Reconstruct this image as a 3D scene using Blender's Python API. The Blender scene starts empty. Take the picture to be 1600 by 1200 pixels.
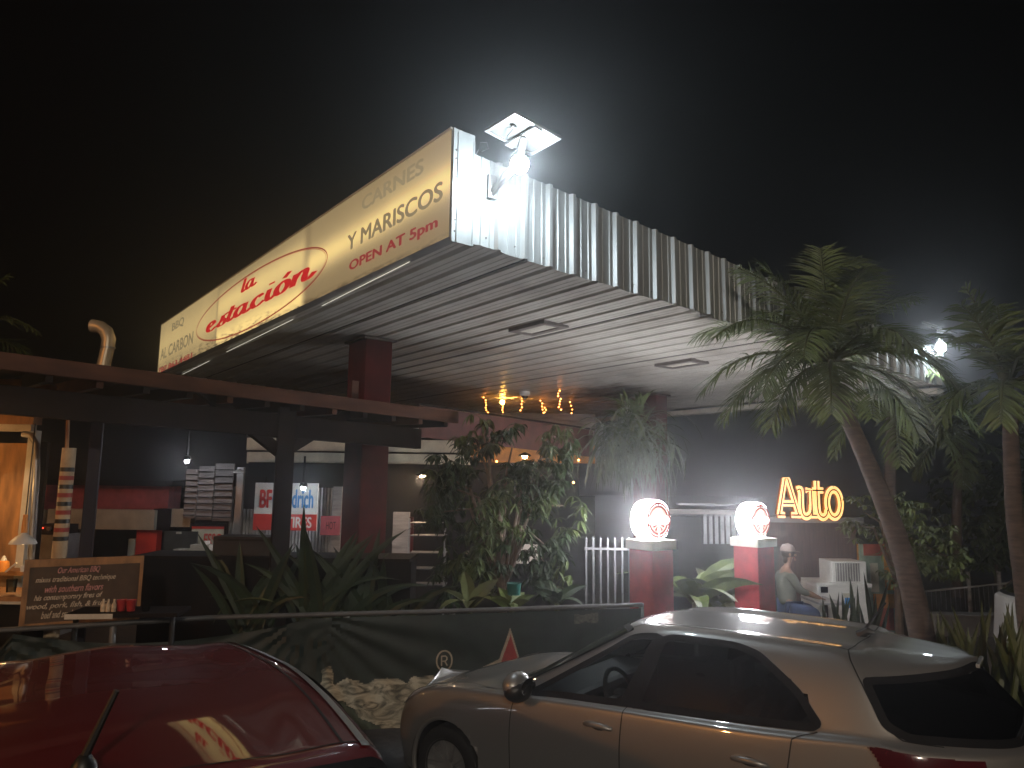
import bpy, bmesh, math, random
import numpy as np
from math import sin, cos, pi, radians, sqrt, exp
from mathutils import Vector, Matrix, noise
random.seed(7)
S = bpy.context.scene
COL = S.collection
V = Vector

# ------------------------------------------------------------------ camera
FP, TH, RO, HC = 1140.0, radians(7.85), 0.0131, 2.4
_fw = V((0, cos(TH), sin(TH))); _r0 = V((1, 0, 0)); _u0 = V((0, -sin(TH), cos(TH)))
_R = _r0 * cos(RO) + _u0 * sin(RO); _U = _u0 * cos(RO) - _r0 * sin(RO)
CAM = V((0, 0, HC))
cd = bpy.data.cameras.new('camera'); cam = bpy.data.objects.new('camera', cd); COL.objects.link(cam)
cd.sensor_width = 36; cd.lens = 36 * FP / 1600; cd.clip_start = 0.05; cd.clip_end = 600
_m = Matrix((_R, _U, -_fw)).transposed().to_4x4(); _m.translation = CAM
cam.matrix_world = _m
S.camera = cam

def ray(u, v): return _fw * FP + _R * (u - 800) - _U * (v - 600)
def P(u, v, Y):                       # photo pixel at forward distance Y -> world point
    d = ray(u, v); return CAM + d * (Y / d.y)
def PZ(u, v, z):
    d = ray(u, v); return CAM + d * ((z - HC) / d.z)
def PP(u, v, p, n):
    d = ray(u, v); return CAM + d * ((V(p) - CAM).dot(n) / d.dot(n))

# ------------------------------------------------------------------ night sky, street light, exposure
world = bpy.data.worlds.new('World'); S.world = world; world.use_nodes = True
wn = world.node_tree; bg = wn.nodes['Background']
sky = wn.nodes.new('ShaderNodeTexSky'); sky.sky_type = 'NISHITA'; sky.sun_disc = False
sky.sun_elevation = radians(-4); sky.sun_rotation = radians(200); sky.dust_density = 3
wn.links.new(sky.outputs[0], bg.inputs[0]); bg.inputs[1].default_value = 0.01
S.view_settings.view_transform = 'Standard'; S.view_settings.look = 'None'
S.view_settings.exposure = 0; S.view_settings.gamma = 1
S.cycles.use_denoising = True
S.cycles.max_bounces = 5; S.cycles.diffuse_bounces = 3; S.cycles.glossy_bounces = 3
S.cycles.transmission_bounces = 4; S.cycles.transparent_max_bounces = 8; S.cycles.volume_bounces = 0
S.cycles.sample_clamp_indirect = 4; S.cycles.sample_clamp_direct = 0
S.cycles.caustics_reflective = False; S.cycles.caustics_refractive = False

STREET = V((1.0, -11.5, 7.0))
HAZE = 0.0125

# ------------------------------------------------------------------ materials
def nodes(name):
    m = bpy.data.materials.new(name); m.use_nodes = True
    return m, m.node_tree.nodes, m.node_tree.links, m.node_tree.nodes['Principled BSDF']
def mat(name, col, rough=0.6, metal=0.0, var=0.25, scale=6.0, bump=0.15, coat=0.0, stretch=(1, 1, 1), trans=0.0, col2=None, spec=0.5, rvar=0.1):
    m, N, L, B = nodes(name)
    tc = N.new('ShaderNodeTexCoord'); mp = N.new('ShaderNodeMapping'); mp.inputs['Scale'].default_value = stretch
    nz = N.new('ShaderNodeTexNoise'); nz.inputs['Scale'].default_value = scale; nz.inputs['Detail'].default_value = 6
    L.new(tc.outputs['Object'], mp.inputs[0]); L.new(mp.outputs[0], nz.inputs['Vector'])
    rp = N.new('ShaderNodeValToRGB'); c = col
    lo = tuple(max(0, x * (1 - var)) for x in c); hi = tuple(min(1, x * (1 + var)) for x in (col2 or c))
    rp.color_ramp.elements[0].position = 0.3; rp.color_ramp.elements[0].color = (*lo, 1)
    rp.color_ramp.elements[1].position = 0.7; rp.color_ramp.elements[1].color = (*hi, 1)
    L.new(nz.outputs[0], rp.inputs[0]); L.new(rp.outputs[0], B.inputs['Base Color'])
    mr = N.new('ShaderNodeMapRange'); mr.inputs['To Min'].default_value = max(0, rough - rvar); mr.inputs['To Max'].default_value = min(1, rough + rvar)
    L.new(nz.outputs[0], mr.inputs[0]); L.new(mr.outputs[0], B.inputs['Roughness'])
    B.inputs['Metallic'].default_value = metal; B.inputs['Coat Weight'].default_value = coat; B.inputs['Coat Roughness'].default_value = 0.03
    B.inputs['Specular IOR Level'].default_value = spec
    if trans: B.inputs['Transmission Weight'].default_value = trans
    if bump:
        b = N.new('ShaderNodeBump'); b.inputs['Strength'].default_value = bump; b.inputs['Distance'].default_value = 0.01
        L.new(nz.outputs[0], b.inputs['Height']); L.new(b.outputs[0], B.inputs['Normal'])
    return m
def emit(name, col, st, var=0.0, base=(0.6, 0.6, 0.6)):
    m, N, L, B = nodes(name)
    B.inputs['Base Color'].default_value = (*base, 1); B.inputs['Emission Color'].default_value = (*col, 1)
    B.inputs['Emission Strength'].default_value = st; B.inputs['Roughness'].default_value = 0.4
    if var:
        nz = N.new('ShaderNodeTexNoise'); nz.inputs['Scale'].default_value = 9
        mr = N.new('ShaderNodeMapRange'); mr.inputs['To Min'].default_value = st * (1 - var); mr.inputs['To Max'].default_value = st * (1 + var)
        L.new(nz.outputs[0], mr.inputs[0]); L.new(mr.outputs[0], B.inputs['Emission Strength'])
    return m
def glassm(name, col=(0.75, 0.8, 0.8), tint=0.5):
    m, N, L, B = nodes(name)
    t = N.new('ShaderNodeBsdfTransparent'); t.inputs[0].default_value = (*[c * tint for c in col], 1)
    g = N.new('ShaderNodeBsdfGlossy'); g.inputs['Roughness'].default_value = 0.02
    fr = N.new('ShaderNodeFresnel'); fr.inputs[0].default_value = 1.5
    mx = N.new('ShaderNodeMixShader'); L.new(fr.outputs[0], mx.inputs[0]); L.new(t.outputs[0], mx.inputs[1]); L.new(g.outputs[0], mx.inputs[2])
    L.new(mx.outputs[0], N['Material Output'].inputs[0]); return m

M = {}
M['asphalt'] = mat('asphalt', (0.05, 0.05, 0.05), 0.85, var=0.4, scale=14, bump=0.5)
M['soil'] = mat('soil', (0.06, 0.045, 0.03), 0.95, var=0.4, scale=8, bump=0.6)
M['concrete'] = mat('concrete', (0.24, 0.23, 0.21), 0.85, var=0.3, scale=5, bump=0.3)
M['galv'] = mat('galvanised_sheet', (0.40, 0.42, 0.42), 0.42, 0.3, var=0.18, scale=4, bump=0.05, stretch=(1, 1, 0.35))
M['red_col'] = mat('red_paint', (0.075, 0.012, 0.012), 0.7, var=0.4, scale=3, spec=.15)
M['red_ped'] = mat('red_pedestal_paint', (0.36, 0.03, 0.038), 0.55, var=0.42, scale=3.5, bump=0.3)
M['brown_beam'] = mat('brown_painted_timber', (0.075, 0.034, 0.022), 0.75, var=0.4, scale=3, stretch=(1, 1, 4), spec=.15)
M['dark_timber'] = mat('dark_timber', (0.014, 0.010, 0.009), 0.8, var=0.4, scale=4, spec=.12)
M['navy'] = mat('navy_post_paint', (0.015, 0.015, 0.028), 0.6, var=0.3, spec=.2)
M['dark'] = mat('dark_wall', (0.011, 0.010, 0.010), 0.9, var=0.4, scale=3, spec=.1)
M['black'] = mat('black_plastic', (0.012, 0.012, 0.012), 0.45, var=0.2)
M['rubber'] = mat('tyre_rubber', (0.012, 0.012, 0.012), 0.8, var=0.3, scale=20)
M['trim'] = mat('window_trim', (0.010, 0.010, 0.011), 0.65, var=0.0, bump=0, spec=.12)
M['white'] = mat('white_enamel', (0.72, 0.72, 0.69), 0.4, var=0.1, scale=5, bump=0.03)
M['offwhite'] = mat('off_white_paint', (0.55, 0.52, 0.45), 0.6, var=0.2, scale=4)
M['grey'] = mat('grey_metal', (0.3, 0.3, 0.3), 0.4, 0.6, var=0.2)
M['chrome'] = mat('chrome', (0.7, 0.7, 0.7), 0.12, 1.0, var=0.05, bump=0)
M['pink'] = mat('faded_red_wall', (0.42, 0.09, 0.11), 0.8, var=0.3, scale=5)
M['cream'] = mat('cream_panel', (0.55, 0.53, 0.42), 0.6, var=0.2, scale=4)
M['louver'] = mat('weathered_louvers', (0.30, 0.28, 0.27), 0.7, var=0.4, scale=3, stretch=(1, 1, 6))
M['wood'] = mat('wood', (0.33, 0.16, 0.06), 0.55, var=0.35, scale=5, stretch=(3, 3, 1))
M['chalkbrown'] = mat('chalkboard_brown', (0.085, 0.052, 0.032), 0.8, var=0.35, scale=5)
M['chalk'] = mat('chalk', (0.62, 0.50, 0.36), 0.9, var=0.35, scale=30)
M['chalkpink'] = mat('pink_chalk', (0.6, 0.28, 0.25), 0.9, var=0.35, scale=30)
M['signred'] = mat('sign_red', (0.62, 0.04, 0.03), 0.5, var=0.1)
M['signblue'] = mat('sign_blue', (0.03, 0.25, 0.6), 0.5, var=0.1)
M['signwhite'] = mat('sign_white', (0.74, 0.74, 0.70), 0.5, var=0.12, scale=6)
M['steel'] = mat('pale_steel', (0.42, 0.43, 0.44), 0.4, 0.5, var=0.2)
M['railgrey'] = mat('weathered_rail', (.10, .10, .10), .6, .2, var=.3); M['picket'] = mat('picket_metal', (.17, .17, .18), .5, .3, var=.25); M['panelback'] = mat('panel_backing', (.11, .115, .11), .6, var=.15); M['tarp'] = mat('dark_green_mesh_tarp', (0.016, 0.026, 0.022), 0.6, var=0.35, scale=7, bump=0.2)
M['star'] = mat('banner_red', (0.30, 0.035, 0.03), 0.7, var=0.25, scale=9)
M['starline'] = mat('banner_cream', (0.36, 0.31, 0.23), 0.75, var=0.25, scale=12)
M['leaf'] = mat('leaf_green', (0.05, 0.085, 0.022), 0.45, var=0.55, scale=3, bump=0, col2=(0.09, 0.12, 0.03))
M['leafd'] = mat('dark_leaf', (0.03, 0.05, 0.025), 0.4, var=0.5, scale=3, bump=0)
M['leafy'] = mat('yellow_green_leaf', (0.075, 0.088, 0.026), 0.5, var=0.5, scale=3, bump=0)
M['palm'] = mat('palm_leaf', (0.12, 0.16, 0.05), 0.45, var=0.55, scale=2.5, bump=0)
M['bush1'] = mat('bush_leaf', (.024, .042, .014), .5, var=.5, scale=3, bump=0, spec=.3); M['bush2'] = mat('bush_young_leaf', (.06, .085, .024), .5, var=.5, scale=3, bump=0, spec=.3)  # second, paler leaf tone puts the lit clumps of the bush into the colour
M['fern'] = mat('grey_green_fern', (0.13, 0.16, 0.11), 0.5, var=0.5, scale=3, bump=0)
M['trunk'] = mat('palm_trunk', (0.10, 0.072, 0.055), 0.85, var=0.45, scale=7, bump=0.6, stretch=(1, 1, 5))
M['bark'] = mat('bark', (0.12, 0.085, 0.06), 0.85, var=0.4, scale=9, bump=0.5)
M['silver'] = mat('silver_car_paint', (0.30, 0.295, 0.285), 0.42, 0.6, var=0.0, scale=1, bump=0, coat=1.0, rvar=0); M['silver'].node_tree.nodes['Principled BSDF'].inputs['Coat IOR'].default_value = 1.75
M['redcar'] = mat('dark_red_car_paint', (0.10, 0.007, 0.009), 0.5, 0.0, var=0.0, scale=1, bump=0, coat=1.0, rvar=0, spec=.2)
M['whitecar'] = mat('white_car_paint', (0.42, 0.42, 0.40), 0.4, 0.0, var=0.03, scale=60, bump=0, coat=0.8)
M['glass'] = glassm('tinted_glass', tint=0.62); M['glassd'] = glassm('dark_tinted_glass', tint=0.12)
M['clear'] = glassm('clear_glass', tint=0.95)
M['tail'] = mat('tail_lamp_red', (0.07, 0.004, 0.008), 0.12, var=0.1, bump=0, coat=1)
M['lampglass'] = mat('headlamp', (0.5, 0.5, 0.5), 0.1, 0.3, var=0.1, bump=0, coat=1)
M['interior'] = mat('car_interior', (0.05, 0.05, 0.055), 0.6, var=0.2)
M['moulding'] = mat('grey_roof_moulding', (0.15, 0.16, 0.155), 0.45, var=0.1)
M['gap'] = mat('panel_gap', (0.008, 0.008, 0.008), 0.8, var=0)
M['skin'] = mat('skin', (0.22, 0.125, 0.085), 0.55, var=0.1)
M['shirt'] = mat('grey_green_shirt', (0.10, 0.105, 0.085), 0.85, var=0.25)
M['jeans'] = mat('blue_jeans', (0.06, 0.085, 0.17), 0.85, var=0.25)
M['cap'] = mat('pale_cap', (0.24, 0.19, 0.165), 0.8, var=0.15)
M['hair'] = mat('dark_hair', (0.02, 0.015, 0.012), 0.6)
M['paper'] = mat('white_paper', (0.75, 0.74, 0.72), 0.7, var=0.12, scale=15)
M['orangeplastic'] = mat('orange_plastic', (0.75, 0.28, 0.03), 0.4, var=0.1)
M['redcup'] = mat('red_cup', (0.35, 0.03, 0.03), 0.35, var=0.1)
M['sooty'] = mat('soot', (0.12, 0.10, 0.09), 0.9, var=0.4)
M['teal'] = mat('teal_plastic', (0.015, 0.10, 0.085), 0.5)
M['mural1'] = mat('mural_orange', (0.5, 0.22, 0.04), 0.7, var=0.3); M['mural2'] = mat('mural_green', (0.25, 0.33, 0.24), 0.7, var=0.3)
M['mural3'] = mat('mural_red', (0.38, 0.08, 0.05), 0.7, var=0.3)
E_main = emit('solar_lamp_light', (0.80, 0.92, 1.0), 430)
E_far = emit('far_solar_lamp_light', (0.84, 0.94, 1.0), 330)
E_globe = emit('globe_light', (0.95, 0.95, 1.0), 95)
E_disc = emit('globe_face_glow', (1.0, 0.52, 0.42), 0.95, 0.1)
E_ring = emit('globe_ring_glow', (0.55, 0.06, 0.06), 0.35, 0.2, base=(0.3, 0.03, 0.03))
E_pale = emit('globe_pale_print', (1.0, 0.93, 0.86), 1.6)
E_neon = emit('neon_amber', (1.0, 0.47, 0.09), 1.9, 0.35)
E_spot = emit('white_spot_lamp', (0.85, 0.92, 1.0), 420)
E_spot2 = emit('white_spot_lamp_dim', (0.9, 0.92, 1.0), 330)
E_warm = emit('warm_bulb', (1.0, 0.60, 0.25), 90)
E_fairy = emit('fairy_bulb', (1.0, 0.30, 0.06), 15)
E_big = emit('amber_bulb', (1.0, 0.45, 0.08), 130)
E_tube = emit('thin_tube', (1.0, 0.93, 0.75), 1.2)
E_led = emit('red_led', (1, 0.05, 0.02), 4)

# ------------------------------------------------------------------ mesh helpers
class MB:
    def __init__(s): s.v = []; s.f = []; s.uv = None
    def add(s, vs, fs):
        o = len(s.v); s.v += [tuple(p) for p in vs]; s.f += [tuple(i + o for i in f) for f in fs]; return s
    def obox(s, o, a, b, c):           # corner + three edge vectors
        o, a, b, c = V(o), V(a), V(b), V(c)
        vs = [o, o + a, o + a + b, o + b, o + c, o + a + c, o + a + b + c, o + b + c]
        if a.cross(b).dot(c) < 0: fs = [(0, 1, 2, 3), (4, 7, 6, 5), (0, 4, 5, 1), (1, 5, 6, 2), (2, 6, 7, 3), (3, 7, 4, 0)]
        else: fs = [(3, 2, 1, 0), (5, 6, 7, 4), (1, 5, 4, 0), (2, 6, 5, 1), (3, 7, 6, 2), (0, 4, 7, 3)]
        return s.add(vs, fs)
    def cbox(s, c, sx, sy, sz, rot=0):
        a = V((cos(rot), sin(rot), 0)) * sx; b = V((-sin(rot), cos(rot), 0)) * sy; z = V((0, 0, sz))
        return s.obox(V(c) - a / 2 - b / 2 - z / 2, a, b, z)
    def bar(s, p, q, w, h, up=(0, 0, 1)):   # rectangular bar between two points
        p, q = V(p), V(q); d = (q - p); side = d.cross(V(up)).normalized() * w; u = side.cross(d).normalized() * h
        return s.obox(p - side / 2 - u / 2, d, side, u)
    def tube(s, pts, rad, n=8, cap=True):
        pts = [V(p) for p in pts]; rs = rad if isinstance(rad, (list, tuple)) else [rad] * len(pts)
        o = len(s.v); prev = None
        for i, p in enumerate(pts):
            d = (pts[min(i + 1, len(pts) - 1)] - pts[max(i - 1, 0)]).normalized()
            if prev is None: prev = d.orthogonal().normalized()
            a = (prev - d * prev.dot(d)); a = a.normalized() if a.length > 1e-6 else d.orthogonal().normalized(); prev = a; b = d.cross(a)
            s.v += [tuple(p + (a * cos(2 * pi * k / n) + b * sin(2 * pi * k / n)) * rs[i]) for k in range(n)]
        for i in range(len(pts) - 1):
            for k in range(n):
                k2 = (k + 1) % n; s.f.append((o + i * n + k, o + i * n + k2, o + (i + 1) * n + k2, o + (i + 1) * n + k))
        if cap:
            s.f.append(tuple(o + k for k in reversed(range(n)))); e = o + (len(pts) - 1) * n; s.f.append(tuple(e + k for k in range(n)))
        return s
    def lathe(s, prof, c, ax=(0, 0, 1), n=20):   # prof: (radius, distance along axis)
        ax = V(ax).normalized(); a = ax.orthogonal().normalized(); b = ax.cross(a); c = V(c); o = len(s.v)
        for r, h in prof:
            s.v += [tuple(c + ax * h + (a * cos(2 * pi * k / n) + b * sin(2 * pi * k / n)) * r) for k in range(n)]
        for i in range(len(prof) - 1):
            for k in range(n):
                k2 = (k + 1) % n; s.f.append((o + i * n + k, o + i * n + k2, o + (i + 1) * n + k2, o + (i + 1) * n + k))
        return s
    def ball(s, c, r, n=12, sq=(1, 1, 1)):
        c = V(c); o = len(s.v); m = n // 2
        for i in range(m + 1):
            th = pi * i / m
            s.v += [tuple(c + V((sin(th) * cos(2 * pi * k / n) * sq[0], sin(th) * sin(2 * pi * k / n) * sq[1], cos(th) * sq[2])) * r) for k in range(n)]
        for i in range(m):
            for k in range(n):
                k2 = (k + 1) % n; s.f.append((o + i * n + k, o + (i + 1) * n + k, o + (i + 1) * n + k2, o + i * n + k2))
        return s
    def poly(s, pts, th=None):          # planar polygon, optional thickness vector
        pts = [V(p) for p in pts]; n = len(pts); o = len(s.v); s.v += [tuple(p) for p in pts]; s.f.append(tuple(range(o, o + n)))
        if th is not None:
            th = V(th); s.v += [tuple(p + th) for p in pts]; s.f.append(tuple(o + n + k for k in reversed(range(n))))
            for k in range(n): k2 = (k + 1) % n; s.f.append((o + k2, o + k, o + n + k, o + n + k2))
        return s
    def leaf(s, p, d, up, L, w, droop=0.3, n=3, fold=0.15):   # a blade of n+1 stations
        p, d, up = V(p), V(d).normalized(), V(up); side = d.cross(up)
        side = side.normalized() if side.length > 1e-5 else d.orthogonal().normalized(); o = len(s.v); q = p.copy(); dd = d.copy()
        prof = [0.25, 1.0, 0.75, 0.05] if n == 3 else [max(0.03, sin(pi * (0.12 + 0.88 * i / n)) ** 0.8) for i in range(n + 1)]
        for i in range(n + 1):
            ww = w * prof[i] / 2; nn = side.cross(dd)
            s.v += [tuple(q - side * ww + nn * ww * fold), tuple(q - nn * ww * fold), tuple(q + side * ww + nn * ww * fold)]
            dd = (dd + V((0, 0, -droop / n))).normalized(); q = q + dd * (L / n)
        for i in range(n):
            a = o + i * 3; s.f += [(a, a + 1, a + 4, a + 3), (a + 1, a + 2, a + 5, a + 4)]
        return s

OFF = {}
def setp(o, label=None, cat=None, group=None, kind=None):
    if label: o['label'] = label
    if cat: o['category'] = cat
    if group: o['group'] = group
    if kind: o['kind'] = kind
    return o
def thing(name, label, cat, loc=(0, 0, 0), group=None):
    o = bpy.data.objects.new(name, None); o.empty_display_size = 0.2; COL.objects.link(o); o.location = V(loc); OFF[o.name] = V(loc)
    return setp(o, label, cat, group)
def obj(name, mb, m, parent=None, smooth=False, label=None, cat=None, group=None, kind=None, bevel=0):
    me = bpy.data.meshes.new(name); off = OFF[parent.name] if parent else V((0, 0, 0))
    me.from_pydata([tuple(V(p) - off) for p in mb.v], [], mb.f); me.update()
    if mb.uv:
        l = me.uv_layers.new(name='UVMap'); 
        for lp in me.loops: l.data[lp.index].uv = mb.uv[lp.vertex_index]
    if smooth: me.polygons.foreach_set('use_smooth', [True] * len(me.polygons)); me.set_sharp_from_angle(angle=radians(40))
    me.materials.append(m); o = bpy.data.objects.new(name, me); COL.objects.link(o)
    if parent: o.parent = parent; OFF[o.name] = off
    if bevel:
        b = o.modifiers.new('bevel', 'BEVEL'); b.width = bevel; b.segments = 2; b.limit_method = 'ANGLE'
    return setp(o, label, cat, group, kind)
def struct(name, mb, m, smooth=False): return obj(name, mb, m, None, smooth, kind='structure')

_dg = None
def text_geo(body, shear=0.0, bold=0.0, space=1.0):
    c = bpy.data.curves.new('t', 'FONT'); c.body = body; c.shear = shear; c.offset = bold; c.space_character = space; c.resolution_u = 4
    o = bpy.data.objects.new('t', c); COL.objects.link(o); dg = bpy.context.evaluated_depsgraph_get(); dg.update()
    me = o.evaluated_get(dg).to_mesh(); vs = [(p.co.x, p.co.y) for p in me.vertices]; fs = [tuple(p.vertices) for p in me.polygons]
    o.evaluated_get(dg).to_mesh_clear(); bpy.data.objects.remove(o); bpy.data.curves.remove(c)
    return vs, fs
def text_words(body, origin, xd, yd, w, h, shear=0.0, bold=0.0, nrm=None):   # one mesh per word, stretched to the box w x h
    vs, fs = text_geo(body, shear); xs = [p[0] for p in vs]; ys = [p[1] for p in vs]
    x0, y0 = min(xs), min(ys); sx = w / (max(xs) - x0); sy = h / (max(ys) - y0); nrm = V(nrm) if nrm is not None else V(xd).cross(V(yd))
    iv = sorted((min(vs[k][0] for k in f), max(vs[k][0] for k in f), n) for n, f in enumerate(fs)); words = []; end = -9
    for a, b_, n in iv:
        if a > end + .17: words.append([])
        words[-1].append(n); end = max(end, b_)
    out = []
    for wd in words:
        mb = MB(); ids = sorted({k for n in wd for k in fs[n]}); mp = {k: i for i, k in enumerate(ids)}
        for c, (ox, oy) in enumerate(((0, 0), (1, 0), (-1, 0), (0, 1), (0, -1)) if bold else ((0, 0),)):
            mb.add([V(origin) + V(xd) * ((vs[k][0] - x0 + ox * bold) * sx) + V(yd) * ((vs[k][1] - y0 + oy * bold * .7) * sy) + nrm * .0002 * c for k in ids], [tuple(mp[k] for k in fs[n]) for n in wd])
        out.append(mb)
    return out
def bez(pts, n=10):                             # smooth path through 2D points (Catmull-Rom)
    out = []
    for i in range(len(pts) - 1):
        p0 = pts[max(i - 1, 0)]; p1 = pts[i]; p2 = pts[i + 1]; p3 = pts[min(i + 2, len(pts) - 1)]
        for k in range(n):
            t = k / n
            out.append(tuple(0.5 * (2 * b + (c - a) * t + (2 * a - 5 * b + 4 * c - d) * t * t + (3 * b - a - 3 * c + d) * t ** 3) for a, b, c, d in zip(p0, p1, p2, p3)))
    out.append(tuple(pts[-1])); return out
def ribbon(mb, path, wfun, to3, th=None):       # flat stroke of varying width; to3 maps (x, y) to world
    o = len(mb.v); n = len(path)
    for i, p in enumerate(path):
        a = path[max(i - 1, 0)]; b = path[min(i + 1, n - 1)]; d = V((b[0] - a[0], b[1] - a[1])); d = d.normalized() if d.length else V((1, 0))
        w = wfun(d) / 2
        for sg in (-1, 1): mb.v.append(tuple(to3(p[0] - d.y * w * sg, p[1] + d.x * w * sg)))
    for i in range(n - 1): mb.f.append((o + 2 * i, o + 2 * i + 1, o + 2 * i + 3, o + 2 * i + 2))

# ================================================================== canopy frame of reference
AZ = radians(-37.9)
SD = V((sin(AZ), cos(AZ), 0)); FD = V((cos(AZ), -sin(AZ), 0)); ZU = V((0, 0, 1))
COR = V((-0.55, 6.05, 0))
def CN(t, s, z): return COR + FD * t + SD * s + ZU * z
def zs(t): return 4.53 - 0.0415 * t               # soffit height
def zt(t): return 5.345 - 0.0642 * t              # fascia top
TL, SL = 9.6, 10.6
NS = V((FD.y, -FD.x, 0)); 
def on_sign(u, v):
    q = PP(u, v, CN(0, 0, 0), FD); return (q - CN(0, 0, 0)).dot(SD), q.z
SOFN = (ZU + FD * 0.0415)
def on_soffit(u, v, dz=0): return PP(u, v, CN(0, 0, zs(0) + dz), SOFN)

# ------------------------------------------------------------------ ground
g = MB(); g.add([(-150, -60, 0), (150, -60, 0), (150, 200, 0), (-150, 200, 0)], [(0, 1, 2, 3)]); struct('ground', g, M['asphalt'])
g = MB(); fl = [(-9, 6.2), (-4.38, 6.62), (-2.85, 7.34), (-0.63, 7.86), (1.45, 8.43), (6, 9.6), (12, 11.5), (14, 30), (-14, 30)]
g.poly([(x, y, 0.006) for x, y in fl]); struct('patio', g, M['soil'])

# ------------------------------------------------------------------ canopy
can = thing('gas_station_canopy', 'big flat gas station canopy of ribbed metal sheet on red columns', 'canopy', CN(1.5, 4.4, 0))
# soffit: ribs run along SD; profile across FD
sm, N_, L_, B_ = nodes('soffit_sheet')
tc = N_.new('ShaderNodeTexCoord'); nz = N_.new('ShaderNodeTexNoise'); nz.inputs['Scale'].default_value = 1.3; nz.inputs['Detail'].default_value = 7
L_.new(tc.outputs['Object'], nz.inputs['Vector']); rp = N_.new('ShaderNodeValToRGB')
rp.color_ramp.elements[0].position = 0.3; rp.color_ramp.elements[0].color = (0.50, 0.46, 0.41, 1); rp.color_ramp.elements[1].position = 0.62; rp.color_ramp.elements[1].color = (0.68, 0.65, 0.59, 1)
L_.new(nz.outputs[0], rp.inputs[0]); B_.inputs['Roughness'].default_value = 0.36
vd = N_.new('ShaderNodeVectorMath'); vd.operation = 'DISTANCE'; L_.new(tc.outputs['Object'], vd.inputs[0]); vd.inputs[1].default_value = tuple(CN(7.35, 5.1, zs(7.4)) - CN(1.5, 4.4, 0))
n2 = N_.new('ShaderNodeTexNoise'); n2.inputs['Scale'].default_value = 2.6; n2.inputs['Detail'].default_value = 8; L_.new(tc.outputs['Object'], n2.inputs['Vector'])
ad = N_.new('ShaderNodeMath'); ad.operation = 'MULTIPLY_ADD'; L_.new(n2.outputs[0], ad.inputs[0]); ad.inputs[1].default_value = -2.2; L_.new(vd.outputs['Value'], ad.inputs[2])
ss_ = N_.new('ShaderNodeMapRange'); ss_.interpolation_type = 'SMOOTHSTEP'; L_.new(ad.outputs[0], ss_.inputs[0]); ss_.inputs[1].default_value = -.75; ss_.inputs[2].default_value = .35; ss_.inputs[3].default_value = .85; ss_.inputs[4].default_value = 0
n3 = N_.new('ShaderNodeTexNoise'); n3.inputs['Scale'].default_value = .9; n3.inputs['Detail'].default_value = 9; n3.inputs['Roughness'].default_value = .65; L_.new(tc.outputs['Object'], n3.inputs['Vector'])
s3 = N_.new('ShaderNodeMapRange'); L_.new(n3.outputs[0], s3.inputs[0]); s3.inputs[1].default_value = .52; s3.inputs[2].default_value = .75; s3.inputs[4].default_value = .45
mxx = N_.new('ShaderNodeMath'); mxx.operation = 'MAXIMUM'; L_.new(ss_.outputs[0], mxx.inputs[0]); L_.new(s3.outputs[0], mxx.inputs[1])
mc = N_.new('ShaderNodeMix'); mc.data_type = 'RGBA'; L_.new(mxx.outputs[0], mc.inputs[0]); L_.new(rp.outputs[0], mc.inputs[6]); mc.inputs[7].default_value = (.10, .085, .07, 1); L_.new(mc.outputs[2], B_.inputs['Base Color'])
B_.inputs['Roughness'].default_value = 0.36; B_.inputs['Metallic'].default_value = 0.15
b = MB(); prof = []; tq = 0.02; pit = 0.305; JT = [0.02 + .305 * k + .23 for k in (2, 9, 16)]
while tq < TL:
    for dt, dz in ((0, 0), (0.05, 0.0), (0.055, 0.004), (0.085, 0.004), (0.09, 0), (0.135, 0), (0.14, 0.004), (0.17, 0.004), (0.175, 0), (0.222, 0), (0.238, 0.045), (0.288, 0.045)):
        if tq + dt < TL: prof.append((tq + dt, dz))
    tq += pit
n = len(prof); vs = []
for s_ in (0.03, SL): vs += [CN(t, s_, zs(t) + dz) for t, dz in prof]
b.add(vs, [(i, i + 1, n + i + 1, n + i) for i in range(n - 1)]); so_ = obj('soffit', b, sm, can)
for t in JT: b = MB(); b.obox(CN(t, .05, zs(t) - .004), FD * .016, SD * (SL - .1), ZU * .006); obj('sheet_joint', b, M['gap'], so_)
# fascia: ribbed sheet facing the street
b = MB(); prof = []
tq = 0.24
while tq < TL:
    for dt, dd in ((0, 0), (0.07, 0), (0.076, 0.008), (0.094, 0.008), (0.10, 0), (0.17, 0), (0.176, 0.008), (0.194, 0.008), (0.20, 0), (0.228, 0), (0.248, 0.04), (0.283, 0.04), (0.303, 0)):
        if tq + dt < TL: prof.append((tq + dt, dd))
    tq += pit
n = len(prof); random.seed(8); sheet = [random.uniform(-.012, .010) for _ in range(40)]; vs = [CN(t, -dd - .006 * (int(t / .915) % 2), zs(t) - 0.02 + sheet[int(t / .305)] * .5 + sheet[int(t / .915) + 20]) for t, dd in prof] + [CN(t, -dd, zt(t)) for t, dd in prof]
b.add(vs, [(i, i + 1, n + i + 1, n + i) for i in range(n - 1)])
fasc = obj('fascia_sheet', b, M['galv'], can)
random.seed(3)
for k in range(12):
    c = CN(0.42 + k * 0.305 + random.uniform(-.08, .08), -0.004, zs(.42 + k * .305) + .06 + random.uniform(-.02, .03)); b = MB(); b.lathe([(0.008, 0), (0.008, 0.006), (0, 0.007)], c, -SD, 6); obj('rivet', b, M['sooty'], fasc)
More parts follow.
